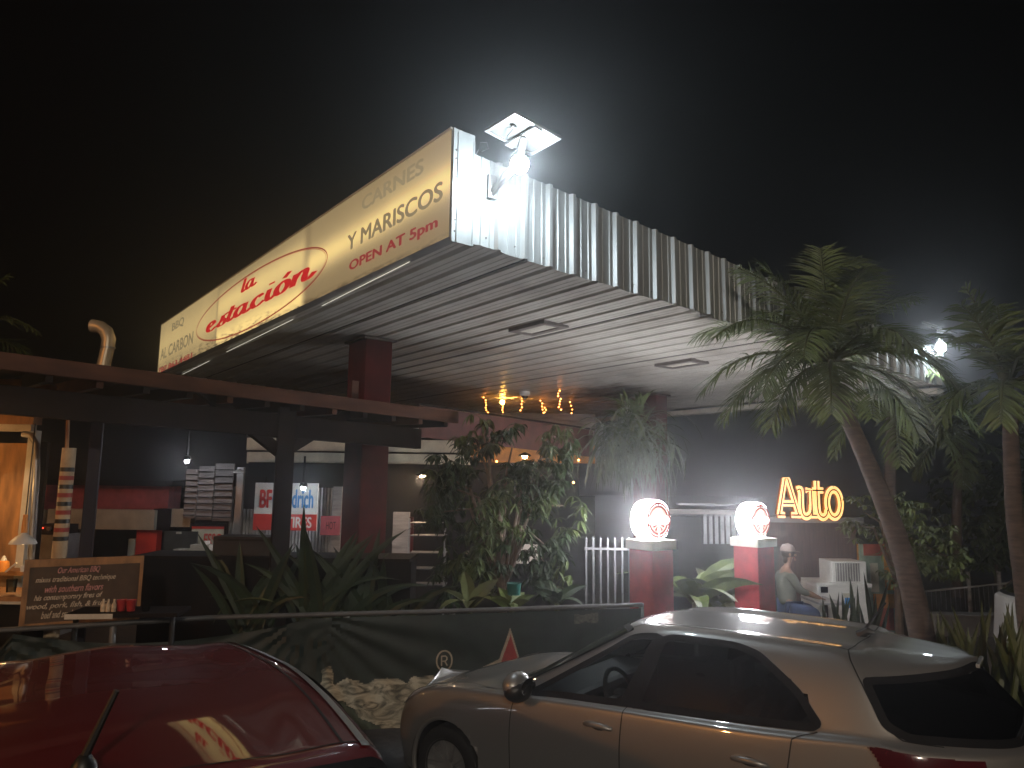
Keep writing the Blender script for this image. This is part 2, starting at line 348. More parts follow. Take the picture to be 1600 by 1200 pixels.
# corner flashing with folded edges
b = MB(); z0, z1 = 4.47, 5.50
b.obox(CN(0.0, -0.006, z0), FD * 0.235, SD * 0.004, ZU * (z1 - z0)); b.obox(CN(0.0, -0.022, z0), FD * 0.014, SD * 0.016, ZU * (z1 - z0)); b.obox(CN(0.055, -0.014, z0), FD * 0.012, SD * 0.008, ZU * (z1 - z0 - 0.02))
b.obox(CN(0.223, -0.012, z0), FD * 0.012, SD * 0.006, ZU * (z1 - z0 - 0.06)); fl = obj('corner_flashing', b, M['galv'], can)
for z in (4.56, 4.66, 4.82, 4.98, 5.05, 5.22, 5.3): b = MB(); b.lathe([(0.009, 0), (0.009, 0.006), (0, 0.007)], CN(0.03, -0.02, z), -SD, 6); obj('rivet', b, M['sooty'], fl)
# roof deck, far beam, back edge
b = MB(); b.obox(CN(0.12, 0.05, 4.8), FD * (TL - 0.14) + ZU * -0.45, SD * (SL - 0.08), ZU * 0.05); obj('roof_deck', b, M['grey'], can)
b = MB(); b.obox(CN(TL, 0.0, 3.98), FD * 0.25, SD * SL, ZU * 0.10); b.obox(CN(TL + 0.02, 0.0, 4.14), FD * 0.2, SD * SL, ZU * 0.55); obj('end_beam', b, M['offwhite'], can)
b = MB(); b.obox(CN(0.12, SL, 4.05), FD * (TL - .12), SD * 0.05, ZU * 0.7); obj('back_trim', b, M['grey'], can)
for (t0, s0, dt, ds) in ((1.32, 4.17, 0.42, 0.56), (7.6, 4.3, 0.33, 0.62)):
    b = MB(); b.obox(CN(t0, s0, 0), FD * dt, SD * ds, ZU * (zs(t0 + dt) + 0.0)); c_ = obj('column', b, M['red_col'], can, bevel=0.012)
    b = MB(); b.obox(CN(t0 - 0.05, s0 - 0.05, zs(t0 + dt) - 0.035), FD * (dt + 0.1), SD * (ds + 0.1), ZU * 0.03); obj('collar', b, M['sooty'], c_)
for pts in (((795, 515), (838, 498), (888, 508), (845, 523)), ((1025, 568), (1070, 558), (1105, 566), (1060, 576))):
    q = [on_soffit(*p) for p in pts]; c = sum(q, V()) / 4; t = (c - COR).dot(FD); s_ = (c - COR).dot(SD); z = zs(t)
    dt, ds = 0.42, 0.72
    b = MB()
    for o, a, e in ((CN(t - dt / 2, s_ - ds / 2, z - .035), FD * dt, SD * .09), (CN(t - dt / 2, s_ + ds / 2 - .09, z - .035), FD * dt, SD * .09), (CN(t - dt / 2, s_ - ds / 2 + .09, z - .035), FD * .09, SD * (ds - .18)), (CN(t + dt / 2 - .09, s_ - ds / 2 + .09, z - .035), FD * .09, SD * (ds - .18))):
        b.obox(o, a, e, ZU * 0.05)
    f_ = obj('light_fixture', b, mat('fixture_frame', (0.16, 0.14, 0.13), 0.5), can, label='unlit recessed canopy light with dark square frame')
    b = MB(); b.obox(CN(t - dt / 2 + .09, s_ - ds / 2 + .09, z - .022), FD * (dt - .18), SD * (ds - .18), ZU * 0.02); obj('lens', b, M['offwhite'], f_)
# soot stain boards are part of sheet dirt: left out.  security dome camera under the soffit
q = on_soffit(820, 612); cz = thing('dome_camera', 'small white dome security camera fixed under the canopy ceiling', 'camera', q)
b = MB(); b.lathe([(0, 0), (0.11, 0), (0.11, -0.06), (0.08, -0.09)], q, ZU, 16); obj('housing', b, M['white'], cz, True)
b = MB(); b.lathe([(0.078, -0.085), (0.065, -0.13), (0.03, -0.155), (0, -0.16)], q, ZU, 16); obj('dome', b, M['black'], cz, True)

# ------------------------------------------------------------------ backlit sign along the canopy edge
ZB, ZT_ = 4.505, 5.487
sg = thing('lightbox_sign', 'long backlit cream sign with red and grey lettering along the canopy edge', 'sign', CN(0, SL / 2, ZB))
m, N_, L_, B_ = nodes('backlit_sign_face')
uvn = N_.new('ShaderNodeUVMap'); sp = N_.new('ShaderNodeSeparateXYZ'); L_.new(uvn.outputs[0], sp.inputs[0])
def mth(op, a, b=None, c=None):
    k = N_.new('ShaderNodeMath'); k.operation = op
    for i, x in enumerate((a, b, c)):
        if x is None: continue
        if isinstance(x, (int, float)): k.inputs[i].default_value = x
        else: L_.new(x, k.inputs[i])
    return k.outputs[0]
def gauss(x, c, w): d = mth('DIVIDE', mth('SUBTRACT', x, c), w); return mth('POWER', 2.718, mth('MULTIPLY', mth('MULTIPLY', d, d), -1.0))
def sstep(x, a, b_):
    k = N_.new('ShaderNodeMapRange'); k.interpolation_type = 'SMOOTHSTEP'; L_.new(x, k.inputs[0]); k.inputs[1].default_value = a; k.inputs[2].default_value = b_; return k.outputs[0]
X, Y_ = sp.outputs[0], sp.outputs[1]      # metres from the corner, 0..1 height
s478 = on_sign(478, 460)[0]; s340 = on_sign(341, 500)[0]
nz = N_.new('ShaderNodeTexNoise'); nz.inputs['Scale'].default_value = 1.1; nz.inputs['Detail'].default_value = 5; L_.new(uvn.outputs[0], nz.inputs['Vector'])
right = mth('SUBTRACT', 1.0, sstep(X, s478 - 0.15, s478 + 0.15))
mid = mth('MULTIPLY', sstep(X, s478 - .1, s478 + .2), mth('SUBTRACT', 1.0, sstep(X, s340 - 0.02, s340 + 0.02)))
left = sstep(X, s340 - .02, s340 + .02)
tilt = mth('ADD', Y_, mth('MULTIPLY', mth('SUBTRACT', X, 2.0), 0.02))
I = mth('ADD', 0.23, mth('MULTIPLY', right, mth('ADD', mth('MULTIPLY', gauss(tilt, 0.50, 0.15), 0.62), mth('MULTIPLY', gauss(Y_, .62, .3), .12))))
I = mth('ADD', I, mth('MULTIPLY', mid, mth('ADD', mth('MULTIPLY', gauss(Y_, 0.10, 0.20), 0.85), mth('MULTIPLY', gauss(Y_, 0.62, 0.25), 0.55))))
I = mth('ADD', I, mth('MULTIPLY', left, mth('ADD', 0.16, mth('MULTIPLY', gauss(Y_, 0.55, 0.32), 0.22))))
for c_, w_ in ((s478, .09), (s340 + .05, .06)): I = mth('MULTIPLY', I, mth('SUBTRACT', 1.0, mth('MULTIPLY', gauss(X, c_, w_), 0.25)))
mp = N_.new('ShaderNodeMapping'); mp.inputs['Scale'].default_value = (2.5, 14, 1); L_.new(uvn.outputs[0], mp.inputs[0])
nd = N_.new('ShaderNodeTexNoise'); nd.inputs['Scale'].default_value = 1.6; nd.inputs['Detail'].default_value = 9; nd.inputs['Roughness'].default_value = .7; L_.new(mp.outputs[0], nd.inputs['Vector'])
dirt = mth('MULTIPLY', sstep(nd.outputs[0], 0.50, 0.60), mth('MULTIPLY', mth('SUBTRACT', 1.0, sstep(Y_, 0.06, 0.24)), sstep(X, 3.0, 5.0)))
edge = mth('MULTIPLY', sstep(nd.outputs[0], 0.45, 0.55), mth('SUBTRACT', 1.0, sstep(Y_, 0.01, 0.07)))
grime = mth('MAXIMUM', mth('MULTIPLY', dirt, .8), mth('MULTIPLY', edge, .75))
I = mth('MULTIPLY', I, mth('SUBTRACT', 1.0, grime)); I = mth('MULTIPLY', I, mth('ADD', 0.80, mth('MULTIPLY', nz.outputs[0], 0.4)))
cr = N_.new('ShaderNodeValToRGB'); L_.new(I, cr.inputs[0])
cr.color_ramp.elements[0].position = 0.2; cr.color_ramp.elements[0].color = (0.92, 0.69, 0.34, 1); cr.color_ramp.elements[1].position = 1.0; cr.color_ramp.elements[1].color = (1.0, 0.72, 0.26, 1)
L_.new(cr.outputs[0], B_.inputs['Emission Color']); L_.new(mth('MULTIPLY', I, 1.0), B_.inputs['Emission Strength']); B_.inputs['Base Color'].default_value = (0.35, 0.32, 0.26, 1); B_.inputs['Roughness'].default_value = 0.4
M['signface'] = m
b = MB(); nn = 40; b.uv = []
for i in range(nn + 1):
    for j in range(5):
        s_ = SL * i / nn; b.v.append(tuple(CN(-0.012, s_, ZB + (ZT_ - ZB) * j / 4))); b.uv.append((s_, j / 4))
b.f = [(i * 5 + j, i * 5 + j + 1, (i + 1) * 5 + j + 1, (i + 1) * 5 + j) for i in range(nn) for j in range(4)]
face = obj('face', b, m, sg)
b = MB(); b.obox(CN(-0.008, 0, ZB + .002), FD * 0.12, SD * SL, ZU * (ZT_ - ZB - .004)); obj('cabinet', b, M['grey'], sg)
b = MB(); b.obox(CN(-0.022, -0.003, ZT_), FD * 0.12, SD * (SL + .006), ZU * 0.018); b.obox(CN(-0.022, SL, ZB), FD * 0.12, SD * 0.02, ZU * (ZT_ - ZB)); obj('edge_trim', b, M['offwhite'], sg)
def emtext(name, base, em, st): return emit(name, em, st, 0.15, base)
TG = emtext('grey_translucent_vinyl', (0.22, 0.19, 0.13), (0.36, 0.28, 0.15), 0.55)
TG2 = emtext('grey_translucent_vinyl_dim', (0.2, 0.18, 0.13), (0.46, 0.36, 0.20), 0.55)
TM = emtext('maroon_translucent_vinyl', (0.2, 0.02, 0.03), (0.42, 0.035, 0.04), 0.55)
TR = emtext('red_translucent_vinyl', (0.35, 0.01, 0.02), (0.75, 0.012, 0.02), 0.62)
def sign_text(name, body, lb, rt, m_, **k):
    a = on_sign(*lb); c = on_sign(*rt)
    for mb in text_words(body, CN(-0.017, a[0], a[1]), -SD, ZU, a[0] - c[0], c[1] - a[1], nrm=-FD, **k): obj(name, mb, m_, face)
sign_text('lettering', 'BBQ', (270, 520), (289.5, 494), TG, bold=0.03)
sign_text('lettering', 'AL CARBON', (252, 563), (304, 517.5), TG, bold=0.03)
sign_text('lettering', '787.863.4481', (248.6, 584), (301.7, 550.7), TM, bold=0.03)
sign_text('lettering', 'CARNES', (568, 330), (664, 247), TG2, bold=0.035)
sign_text('lettering', 'Y MARISCOS', (545, 393), (694, 283), TG, bold=0.035)
sign_text('lettering', 'OPEN AT 5pm', (548, 428), (686, 338), TM, bold=0.035)
# script lettering drawn with a broad pen
LET = {'e': ([[(.08, .42), (.30, .52), (.50, .74), (.40, .98), (.20, .86), (.08, .50), (.14, .12), (.34, .02), (.62, .22)]], .66),
       's': ([[(.02, .12), (.30, .50), (.44, 1.0)], [(.42, .92), (.40, .66), (.54, .36), (.46, .06), (.22, .02), (.12, .16)]], .60),
       't': ([[(.40, 1.42), (.26, .8), (.14, .30), (.24, .03), (.50, .24)], [(-.10, .93), (.22, 1.0), (.62, .98)], [(-.08, .99), (.60, 1.04)]], .50),
       'a': ([[(.60, .84), (.42, .98), (.18, .80), (.06, .40), (.16, .04), (.38, .18), (.58, .60)], [(.66, .98), (.56, .50), (.56, .10), (.70, .03), (.90, .24)]], .90),
       'c': ([[(.54, .76), (.46, .97), (.22, .84), (.08, .44), (.18, .05), (.38, .04), (.66, .26)]], .66),
       'i': ([[(.26, .98), (.16, .46), (.18, .08), (.32, .03), (.52, .24)], [(.34, 1.34), (.36, 1.48)]], .50),
       'o': ([[(.40, .98), (.16, .80), (.06, .40), (.16, .04), (.36, .06), (.54, .40), (.54, .80), (.38, .98), (.36, .86)]], .68),
       'acc': ([[(.40, 1.22), (.62, 1.56)]], 0), 'n': ([[(.22, .98), (.14, .5), (.06, .02)], [(.10, .40), (.32, .86), (.52, .96), (.60, .76), (.54, .40), (.56, .08), (.72, .04), (.92, .34)]], .9),
       'l': ([[(.42, 1.55), (.28, .8), (.18, .24), (.26, .03), (.46, .2)]], .46)}
def script(word, lb, rt, name, thick=.26, thin=.07):
    a = on_sign(*lb); c = on_sign(*rt); mb = MB(); x = 0; tot = sum(LET[w][1] for w in word if w != 'A')
    wid = a[0] - c[0]; hx = (c[1] - a[1]); sx = wid / tot; k = [0]
    for w in word:
        key = 'acc' if w == 'A' else w; xo = x - (LET['o'][1] if w == 'A' else 0)
        for st in LET[key][0]:
            k[0] += 1; pth = [(xo + px_ + 0.0 * py_, py_) for px_, py_ in bez(st, 8)]
            ribbon(mb, pth, lambda d: thin + (thick - thin) * abs(d.y) ** 1.3, lambda X_, Yy, q=k[0]: CN(-0.0165 - 0.0002 * q, a[0] - X_ * sx, a[1] + Yy * hx))
        x += LET[key][1] if w != 'A' else 0
    obj(name, mb, TR, face)
script('estacioAn', (324, 521), (494, 412), 'script_lettering', .27, .12)
script('la', (377, 459), (403, 431), 'script_lettering', .27, .14)
# red oval
q0 = on_sign(308, 520); q1 = on_sign(514, 392); cs = (q0[0] + q1[0]) / 2; rs = abs(q0[0] - q1[0]) / 2
zt0 = on_sign(480, 372)[1]; zb0 = on_sign(345, 535)[1]; czv = (zt0 + zb0) / 2; rz = (zt0 - zb0) / 2
mb = MB()
for rr, ww in ((1.0, .016), (0.985, .006)):
    pth = [(cs + rs * rr * cos(2 * pi * k / 96), czv + rz * (rr - (0.02 if rr < 1 else 0)) * sin(2 * pi * k / 96)) for k in range(97)]
    ribbon(mb, pth, lambda d, w=ww: w, lambda a, c: CN(-0.016, a, c))
obj('oval_outline', mb, emtext('oval_red_line', (.2, .02, .02), (.45, .04, .03), .5), face)
# thin tubes under the sign
for i, (a, c) in enumerate((((640, 409), (503, 478)), ((458, 499), (354, 550)), ((327, 564), (285, 585)))):
    pa, pb = on_soffit(*a, -0.03), on_soffit(*c, -0.03); tb = MB(); tb.tube([pa, pb], 0.003, 6)
    obj('tube_light', tb, E_tube, None, label=['thin lit tube under the sign nearest the canopy corner', 'thin lit tube below the red script of the sign', 'thin lit tube below the phone number of the sign'][i], cat='tube light', group='thin tubes under the sign')

# ------------------------------------------------------------------ solar lamps
def solar(lamp, up_panel, brk, rad, E, label, big=True):
    t = thing('solar_lamp', label, 'lamp', brk)
    b = MB(); nb = V(brk); b.obox(nb - FD * .045 - ZU * .11, FD * .09, -SD * .03, ZU * .22); obj('wall_bracket', b, M['grey'], t, bevel=.006)
    b = MB(); lp = V(lamp); b.tube([nb - SD * .03 - ZU * .04, nb - SD * .14 + ZU * .0, nb - SD * .2 + ZU * .06, lp + ZU * .03], [.028, .026, .024, .03], 10); b.tube([nb - SD * .03 - ZU * .08, nb - SD * .16 - ZU * .02, lp - ZU * .01], .014, 8); obj('arm', b, M['grey'], t, True)
    d = (CAM - lp).normalized()
    b = MB(); b.ball(lp, rad, 20); obj('lamp_globe', b, E, t, True)
    b = MB(); b.lathe([(rad * .6, .02), (rad * 1.0, .03), (rad * .95, .09), (rad * .3, .12), (0, .12)], lp - d * (rad * .6) , -d * .7 + ZU * .6, 16); obj('lamp_housing', b, M['grey'], t, True)
    c, ax, ay = up_panel; nrm = ax.cross(ay).normalized()
    if nrm.z < 0: nrm = -nrm
    b = MB(); b.obox(c - ax - ay, ax * 2, ay * 2, nrm * .025); pn = obj('solar_panel', b, M['panelback'], t)
    b = MB(); w = .025
    for sx_ in (-1, 1):
        b.obox(c + ax * sx_ - ax.normalized() * w * (sx_ > 0) - ay - nrm * .012, ax.normalized() * w, ay * 2, nrm * .012); b.obox(c + ay * sx_ - ay.normalized() * w * (sx_ > 0) - ax + ax.normalized() * w - nrm * .012, ax * 2 - ax.normalized() * 2 * w, ay.normalized() * w, nrm * .012)
    obj('panel_frame', b, M['steel'], pn)
    b = MB(); b.obox(c - ay * 1.0 - ax * .12 - nrm * .05, ax * .3, ay * 2, nrm * .03); obj('panel_bracket', b, M['grey'], pn)
    b = MB(); b.obox(c - ax * .62 + ay * .1 - nrm * .03, ax * .16, ay * .2, nrm * .025); b.tube([c - ax * .5 + ay * .12 - nrm * .03, c - ax * .45 - ay * .3 - nrm * .06, c - ax * .3 - ay * .6 - nrm * .04], .006, 6); obj('junction_box', b, M['black'], pn)
    b = MB(); b.tube([lp + ZU * .04 - d * .06, lp * .5 + c * .5 - d * .03, c + ax * .05 - nrm * .05], [.05, .035, .04], 10); obj('panel_stem', b, M['grey'], t, True)
lampP = P(812, 257, 5.95)
pc = [P(805, 175, 5.80), P(877, 217, 5.98), P(830, 242, 6.18), P(757, 205, 6.0)]
pcc = sum(pc, V()) / 4
# a level-ish panel seen from below: rectangle along FD/SD directions, tipped towards the street
ax = ((pc[1] - pc[0]) + (pc[2] - pc[3])) / 4; ay = ((pc[0] - pc[3]) + (pc[1] - pc[2])) / 4
solar(lampP, (pcc, ax, ay), CN(0.42, -0.01, 5.06), .078, E_main, 'solar lamp with white panel above the near corner of the canopy')
lp2 = P(1470, 543, 11.6); c2 = lp2 + ZU * .32
solar(lp2, (c2, FD * .28, (SD * .15 + ZU * .08)), CN(TL - .1, -.01, 4.62), .075, E_far, 'solar lamp lighting the far end of the ribbed canopy edge')
cw = MB(); q = CN(.25, 0, 5.33); cw.tube([q, q + ZU * .05 + FD * .03, q + ZU * .13 + FD * .05, q + ZU * .15 + FD * .12, q + ZU * .10 + FD * .14, q + ZU * .04 + FD * .06], .004, 5)
obj('wire_loop', cw, M['grey'], None, label='loose loop of pale wire standing on the canopy edge', cat='wire')
# ------------------------------------------------------------------ bulb strands standing in for fairy light reflections in the glossy ceiling
ST = [((756, 619), (762, 650)), ((785, 629), (786, 655)), ((814, 619), (814, 658)), ((845, 623), (849, 661)), ((852, 635), (855, 663)), ((872, 608), (876, 642)), ((889, 625), (902, 671))]
pos = ['leftmost fairy light strand hanging under the canopy ceiling', 'fairy light strand below the large amber bulb', 'fairy light strand hanging just under the dome camera', 'left strand of the close pair of fairy lights right of the dome camera', 'right strand of the close pair of fairy lights right of the dome camera', 'fairy light strand that hangs highest under the canopy', 'rightmost fairy light strand hanging beside the fern column']
for i, (a, c) in enumerate(ST):
    pa = on_soffit(*a); pb = P(c[0], c[1], pa.y)
    t = thing('fairy_light_strand', pos[i], 'fairy lights', pa, 'fairy light strands under the canopy')
    b = MB(); b.tube([pa, pa * .5 + pb * .5 + V((.01, 0, 0)), pb], .004, 4); obj('wire', b, M['black'], t)
    n = 8
    for k in range(n):
        q = pa.lerp(pb, (k + .6) / n) + V((random.uniform(-.03, .03), random.uniform(-.03, .03), 0)); b = MB(); b.ball(q, .016, 6); obj('bulb', b, E_fairy, t)
q = on_soffit(785, 622); t = thing('hanging_bulb', 'large amber bulb hanging under the canopy ceiling', 'bulb', q)
b = MB(); b.tube([q, q - ZU * .05], .012, 6); obj('socket', b, M['black'], t)
b = MB(); b.ball(q - ZU * .09, .05, 12); obj('bulb', b, E_big, t, True)
# ================================================================== street lamp behind the viewer
def street_lamp(L, aim, label, energy, col, lens_col):
    t = thing('street_lamp', label, 'street lamp', (L.x - 1.6, L.y - .6, 0), 'street lamps along the road')
    b = MB(); q = V((L.x - 1.6, L.y - .6, 0)); b.tube([q, q + ZU * (L.z - 3), q + ZU * (L.z - .2), L + ZU * .35 - V((.5, .2, 0)), L + ZU * .3], [.10, .08, .06, .05, .04], 10); obj('pole', b, M['grey'], t, True)
    b = MB(); b.cbox(L + ZU * .28, .6, .28, .16); obj('lamp_head', b, M['grey'], t, bevel=.03)
    b = MB(); b.cbox(L + ZU * .17, .45, .2, .05); obj('lens', b, emit('street_lamp_lens', lens_col, 40), t)
    ld = bpy.data.lights.new('street_lamp_light', 'SPOT'); ld.energy = energy; ld.color = col; ld.shadow_soft_size = 0.15; ld.spot_size = radians(150); ld.spot_blend = .6
    lo = bpy.data.objects.new('street_lamp_light', ld); COL.objects.link(lo); lo.location = L; lo.rotation_euler = (V(aim) - L).to_track_quat('-Z', 'Y').to_euler()
street_lamp(STREET, (0.5, 6.5, 0), 'tall street lamp with a warm white head straight behind the viewer', 3400, (1.0, 0.85, 0.68), (1, .8, .55))
street_lamp(V((-11.0, -3.0, 5.6)), (0, 6, 0), 'tall street lamp with an orange sodium head to the left behind the viewer', 1100, (1.0, 0.40, 0.11), (1, .45, .12))

# ================================================================== fence with tarp banner
FZ = 1.1
FN = [PZ(-260, 1003, FZ), PZ(0, 985, FZ), PZ(330, 965, FZ), PZ(700, 955, FZ), PZ(1003, 945, FZ)]
fence = thing('pipe_fence', 'low pipe railing fence carrying a dark mesh banner in front of the terrace', 'fence', (FN[2].x, FN[2].y, 0))
for a, c in zip(FN, FN[1:]):
    b = MB(); b.tube([a, c], .024, 10); obj('top_rail', b, M['railgrey'], fence, True)
for q in (FN[1].lerp(FN[0], .3), FN[1].lerp(FN[2], .5), FN[2].lerp(FN[3], .55), FN[3].lerp(FN[4], .02), FN[4]):
    b = MB(); b.tube([V((q.x, q.y + .04, 0)), V((q.x, q.y + .04, FZ + .01))], .03, 10); obj('post', b, M['grey'], fence, True)
ban = thing('mesh_banner', 'dark green mesh banner with a red star and worn pale lower edge', 'banner', (FN[2].x, FN[2].y, .1))
LN = [0]
for a, c in zip(FN, FN[1:]): LN.append(LN[-1] + (c - a).length)
def fxy(l):
    for i in range(len(FN) - 1):
        if l <= LN[i + 1] or i == len(FN) - 2:
            k = (l - LN[i]) / (LN[i + 1] - LN[i]); p = FN[i].lerp(FN[i + 1], k); d = (FN[i + 1] - FN[i]).normalized(); return p, V((d.y, -d.x, 0))
def fold(l, z):
    s_ = max(0, 1 - abs(l - LN[2]) / 2.4)
    k = 0
    for tie in (LN[2] + .9, LN[2] - 1.6, LN[1] - .2):
        dx, dz = l - tie, FZ - z + .02; r = sqrt(dx * dx + dz * dz); an = math.atan2(dz, abs(dx) + 1e-4)
        k += .024 * sin(an * 26 + tie) * exp(-r * .9) * min(1, r * 3)
    return k + .006 * sin(l * 5 + z * 3) + .014 * noise.noise((l * 1.5, z * 2, 0)) + .006 * noise.noise((l * 6, z * 7, 4))
def ftop(l):
    if l < LN[2] + .9:
        for a, c in ((LN[1] - .2, LN[2] - 1.6), (LN[2] - 1.6, LN[2] + .9), (-5, LN[1] - .2)):
            if a <= l <= c: x = (l - a) / (c - a); return FZ - .03 - .16 * (1 - (2 * x - 1) ** 2)
    return FZ - .03
def surf(l, z, off=0):
    p, nrm = fxy(l); q = V((p.x, p.y, z)) + nrm * (.03 + fold(l, z) + off); return q
b = MB(); nl, nz_ = 170, 34; L1 = LN[-1] - .03
for i in range(nl + 1):
    l = L1 * i / nl; zt_ = ftop(l)
    for j in range(nz_ + 1): b.v.append(tuple(surf(l, .03 + (zt_ - .03) * j / nz_)))
W1 = nz_ + 1
b.f = [(i * W1 + j, (i + 1) * W1 + j, (i + 1) * W1 + j + 1, i * W1 + j + 1) for i in range(nl) for j in range(nz_)]
cloth = obj('cloth', b, M['tarp'], ban, True)
def flz(u, v):                       # pixel on the fence plane -> (length along fence, height)
    best = None
    for i in range(len(FN) - 1):
        d = (FN[i + 1] - FN[i]); d.z = 0; nrm = V((d.y, -d.x, 0)).normalized(); q = PP(u, v, FN[i] + nrm * .03, nrm); k = (q - FN[i]).dot(d.normalized())
        if -.02 <= k <= d.length + .02 or (i == 3 and k > 0): best = (LN[i] + k, q.z)
    return best
def inside(x, y, pg):
    r = False; j = len(pg) - 1
    for i in range(len(pg)):
        if (pg[i][1] > y) != (pg[j][1] > y) and x < (pg[j][0] - pg[i][0]) * (y - pg[i][1]) / (pg[j][1] - pg[i][1]) + pg[i][0]: r = not r
        j = i
    return r
def printed(name, pxs, m_, off, st=.012, rag=0.0, parent=None):
    pg = [flz(*p) for p in pxs]; xs = [p[0] for p in pg]; ys = [p[1] for p in pg]; b = MB(); idx = {}
    def vid(i, j):
        if (i, j) not in idx: idx[(i, j)] = len(b.v); b.v.append(tuple(surf(min(xs) + i * st, min(ys) + j * st, off)))
        return idx[(i, j)]
    for i in range(int((max(xs) - min(xs)) / st) + 1):
        for j in range(int((max(ys) - min(ys)) / st) + 1):
            x, y = min(xs) + (i + .5) * st, min(ys) + (j + .5) * st
            dx = rag * noise.noise((x * 9, y * 9, 3)); dy = rag * noise.noise((x * 9, y * 9, 8))
            if inside(x + dx, y + dy, pg): b.f.append((vid(i, j), vid(i + 1, j), vid(i + 1, j + 1), vid(i, j + 1)))
    return obj(name, b, m_, parent or ban)
star = [(797, 980), (813, 1033), (872, 1045), (826, 1075), (842, 1132), (797, 1102), (753, 1132), (768, 1074), (731, 1054), (780, 1030)]
c0 = (800, 1062); inn = [(c0[0] + (p[0] - c0[0]) * .86, c0[1] + (p[1] - c0[1]) * .86) for p in star]
so = printed('star_outline', star, M['starline'], .005, .008); printed('red_star', inn, M['star'], .009, .008, parent=so)
# worn pale area, its outline as printed on the cloth
m, N_, L_, B_ = nodes('worn_print'); tc = N_.new('ShaderNodeTexCoord'); mp = N_.new('ShaderNodeMapping'); mp.inputs['Rotation'].default_value = (0.3, .5, .6); mp.inputs['Scale'].default_value = (1, 1, 2.4); L_.new(tc.outputs['Object'], mp.inputs[0])
nz = N_.new('ShaderNodeTexNoise'); nz.inputs['Scale'].default_value = 4.5; nz.inputs['Detail'].default_value = 9; nz.inputs['Distortion'].default_value = 2.2; L_.new(mp.outputs[0], nz.inputs['Vector'])
rp = N_.new('ShaderNodeValToRGB'); e = rp.color_ramp.elements; e[0].position = .34; e[0].color = (.08, .085, .07, 1); e[1].position = .62; e[1].color = (.50, .48, .38, 1); k_ = e.new(.48); k_.color = (.28, .27, .21, 1); L_.new(nz.outputs[0], rp.inputs[0]); L_.new(rp.outputs[0], B_.inputs['Base Color']); B_.inputs['Roughness'].default_value = .8
M['worn'] = m; M['darkwood'] = mat('night_leaf', (.008, .012, .007), .8, var=.5, bump=0, spec=.1)
printed('worn_print', [(498, 1043), (523, 1040), (524, 1066), (560, 1062), (565, 1068), (588, 1060), (618, 1058), (636, 1066), (668, 1053), (688, 1054), (692, 1068), (668, 1100), (650, 1135), (600, 1140), (560, 1120), (540, 1092), (486, 1085), (492, 1076), (501, 1070)], M['worn'], .006, .012, .05)
M['fadedgreen'] = mat('faded_green_print', (.075, .10, .075), .8, var=.4, scale=5, stretch=(4, 4, 1))
printed('faded_band', [(536, 1092), (560, 1120), (600, 1140), (650, 1135), (672, 1100), (720, 1100), (720, 1240), (440, 1260), (440, 1120)], M['fadedgreen'], .004, .015, .04)
cc = flz(694, 1032); mb = MB(); mb2 = MB()
ribbon(mb, [(cc[0] + .078 * cos(2 * pi * k / 32), cc[1] + .095 * sin(2 * pi * k / 32)) for k in range(33)], lambda d: .016, lambda x, y: surf(x, y, .006)); rg_ = obj('ring_mark', mb, M['starline'], ban)
for st_ in ([(-.028, -.048), (-.028, .048)], [(-.028, .044), (.012, .044), (.026, .030), (.026, .012), (.012, -.004), (-.028, -.004)], [(.004, -.004), (.030, -.048)]):
    ribbon(mb2, [(cc[0] + x, cc[1] + y) for x, y in st_], lambda d: .013, lambda x, y: surf(x, y, .0065))
obj('letter_mark', mb2, M['starline'], rg_)
printed('pale_print', [(897, 961), (934, 958), (934, 972), (897, 975)], mat('faint_print', (.10, .10, .08), .8, var=.5, scale=40), .006, .01, .02)

# ================================================================== pergola
PA, PB_ = P(-150, 545, 5.7), P(717, 653, 9.6); PA.z += .0
per = thing('pergola', 'brown timber pergola with dark posts and diagonal braces over the terrace', 'pergola', (PA.x * .4 + PB_.x * .6, PA.y * .4 + PB_.y * .6, 0))
pd = (PB_ - PA); pdn = pd.normalized(); back = V((-pdn.y, pdn.x, 0)).normalized()
b = MB(); b.obox(PA - ZU * .07, pd, back * .06, ZU * .15); obj('fascia_beam', b, M['brown_beam'], per, bevel=.006)
b = MB(); b.obox(PA - ZU * .42 + back * .35, pd * .94, back * .12, ZU * .26); obj('main_beam', b, M['dark_timber'], per, bevel=.006)
b = MB(); b.obox(PA + ZU * .01 + back * .065, pd * .985, back * 3.6 + ZU * .10, ZU * .04); obj('roof_sheet', b, M['dark'], per)
for k in range(14):
    q = PA + pd * (.03 + k * .072) + back * .065; b = MB(); b.obox(q - ZU * .13, pdn * .06, back * 3.4 + ZU * .10, ZU * .135); obj('rafter', b, M['dark_timber'] if k % 3 else M['brown_beam'], per)
for u, w, Yy, mm, vt in ((140, .12, 7.9, 'navy', 640), (440, .19, 8.35, 'dark_timber', 650)):
    q = P(u, 800, Yy); b = MB(); b.cbox((q.x, q.y, 1.62), w, w, 3.24, .4); obj('post', b, M[mm], per, bevel=.006)
q = P(440, 700, 8.35)
for sg, L in ((-1, .95), (1, .95)):
    b = MB(); b.bar(V((q.x, q.y, 2.72)), V((q.x, q.y, 2.72)) + pdn * sg * L + ZU * .62, .10, .12); obj('brace', b, M['dark_timber'], per)
b = MB(); b.cbox(P(554, 612, 8.7), .10, .03, .26, .9); obj('splice_plate', b, M['brown_beam'], per)
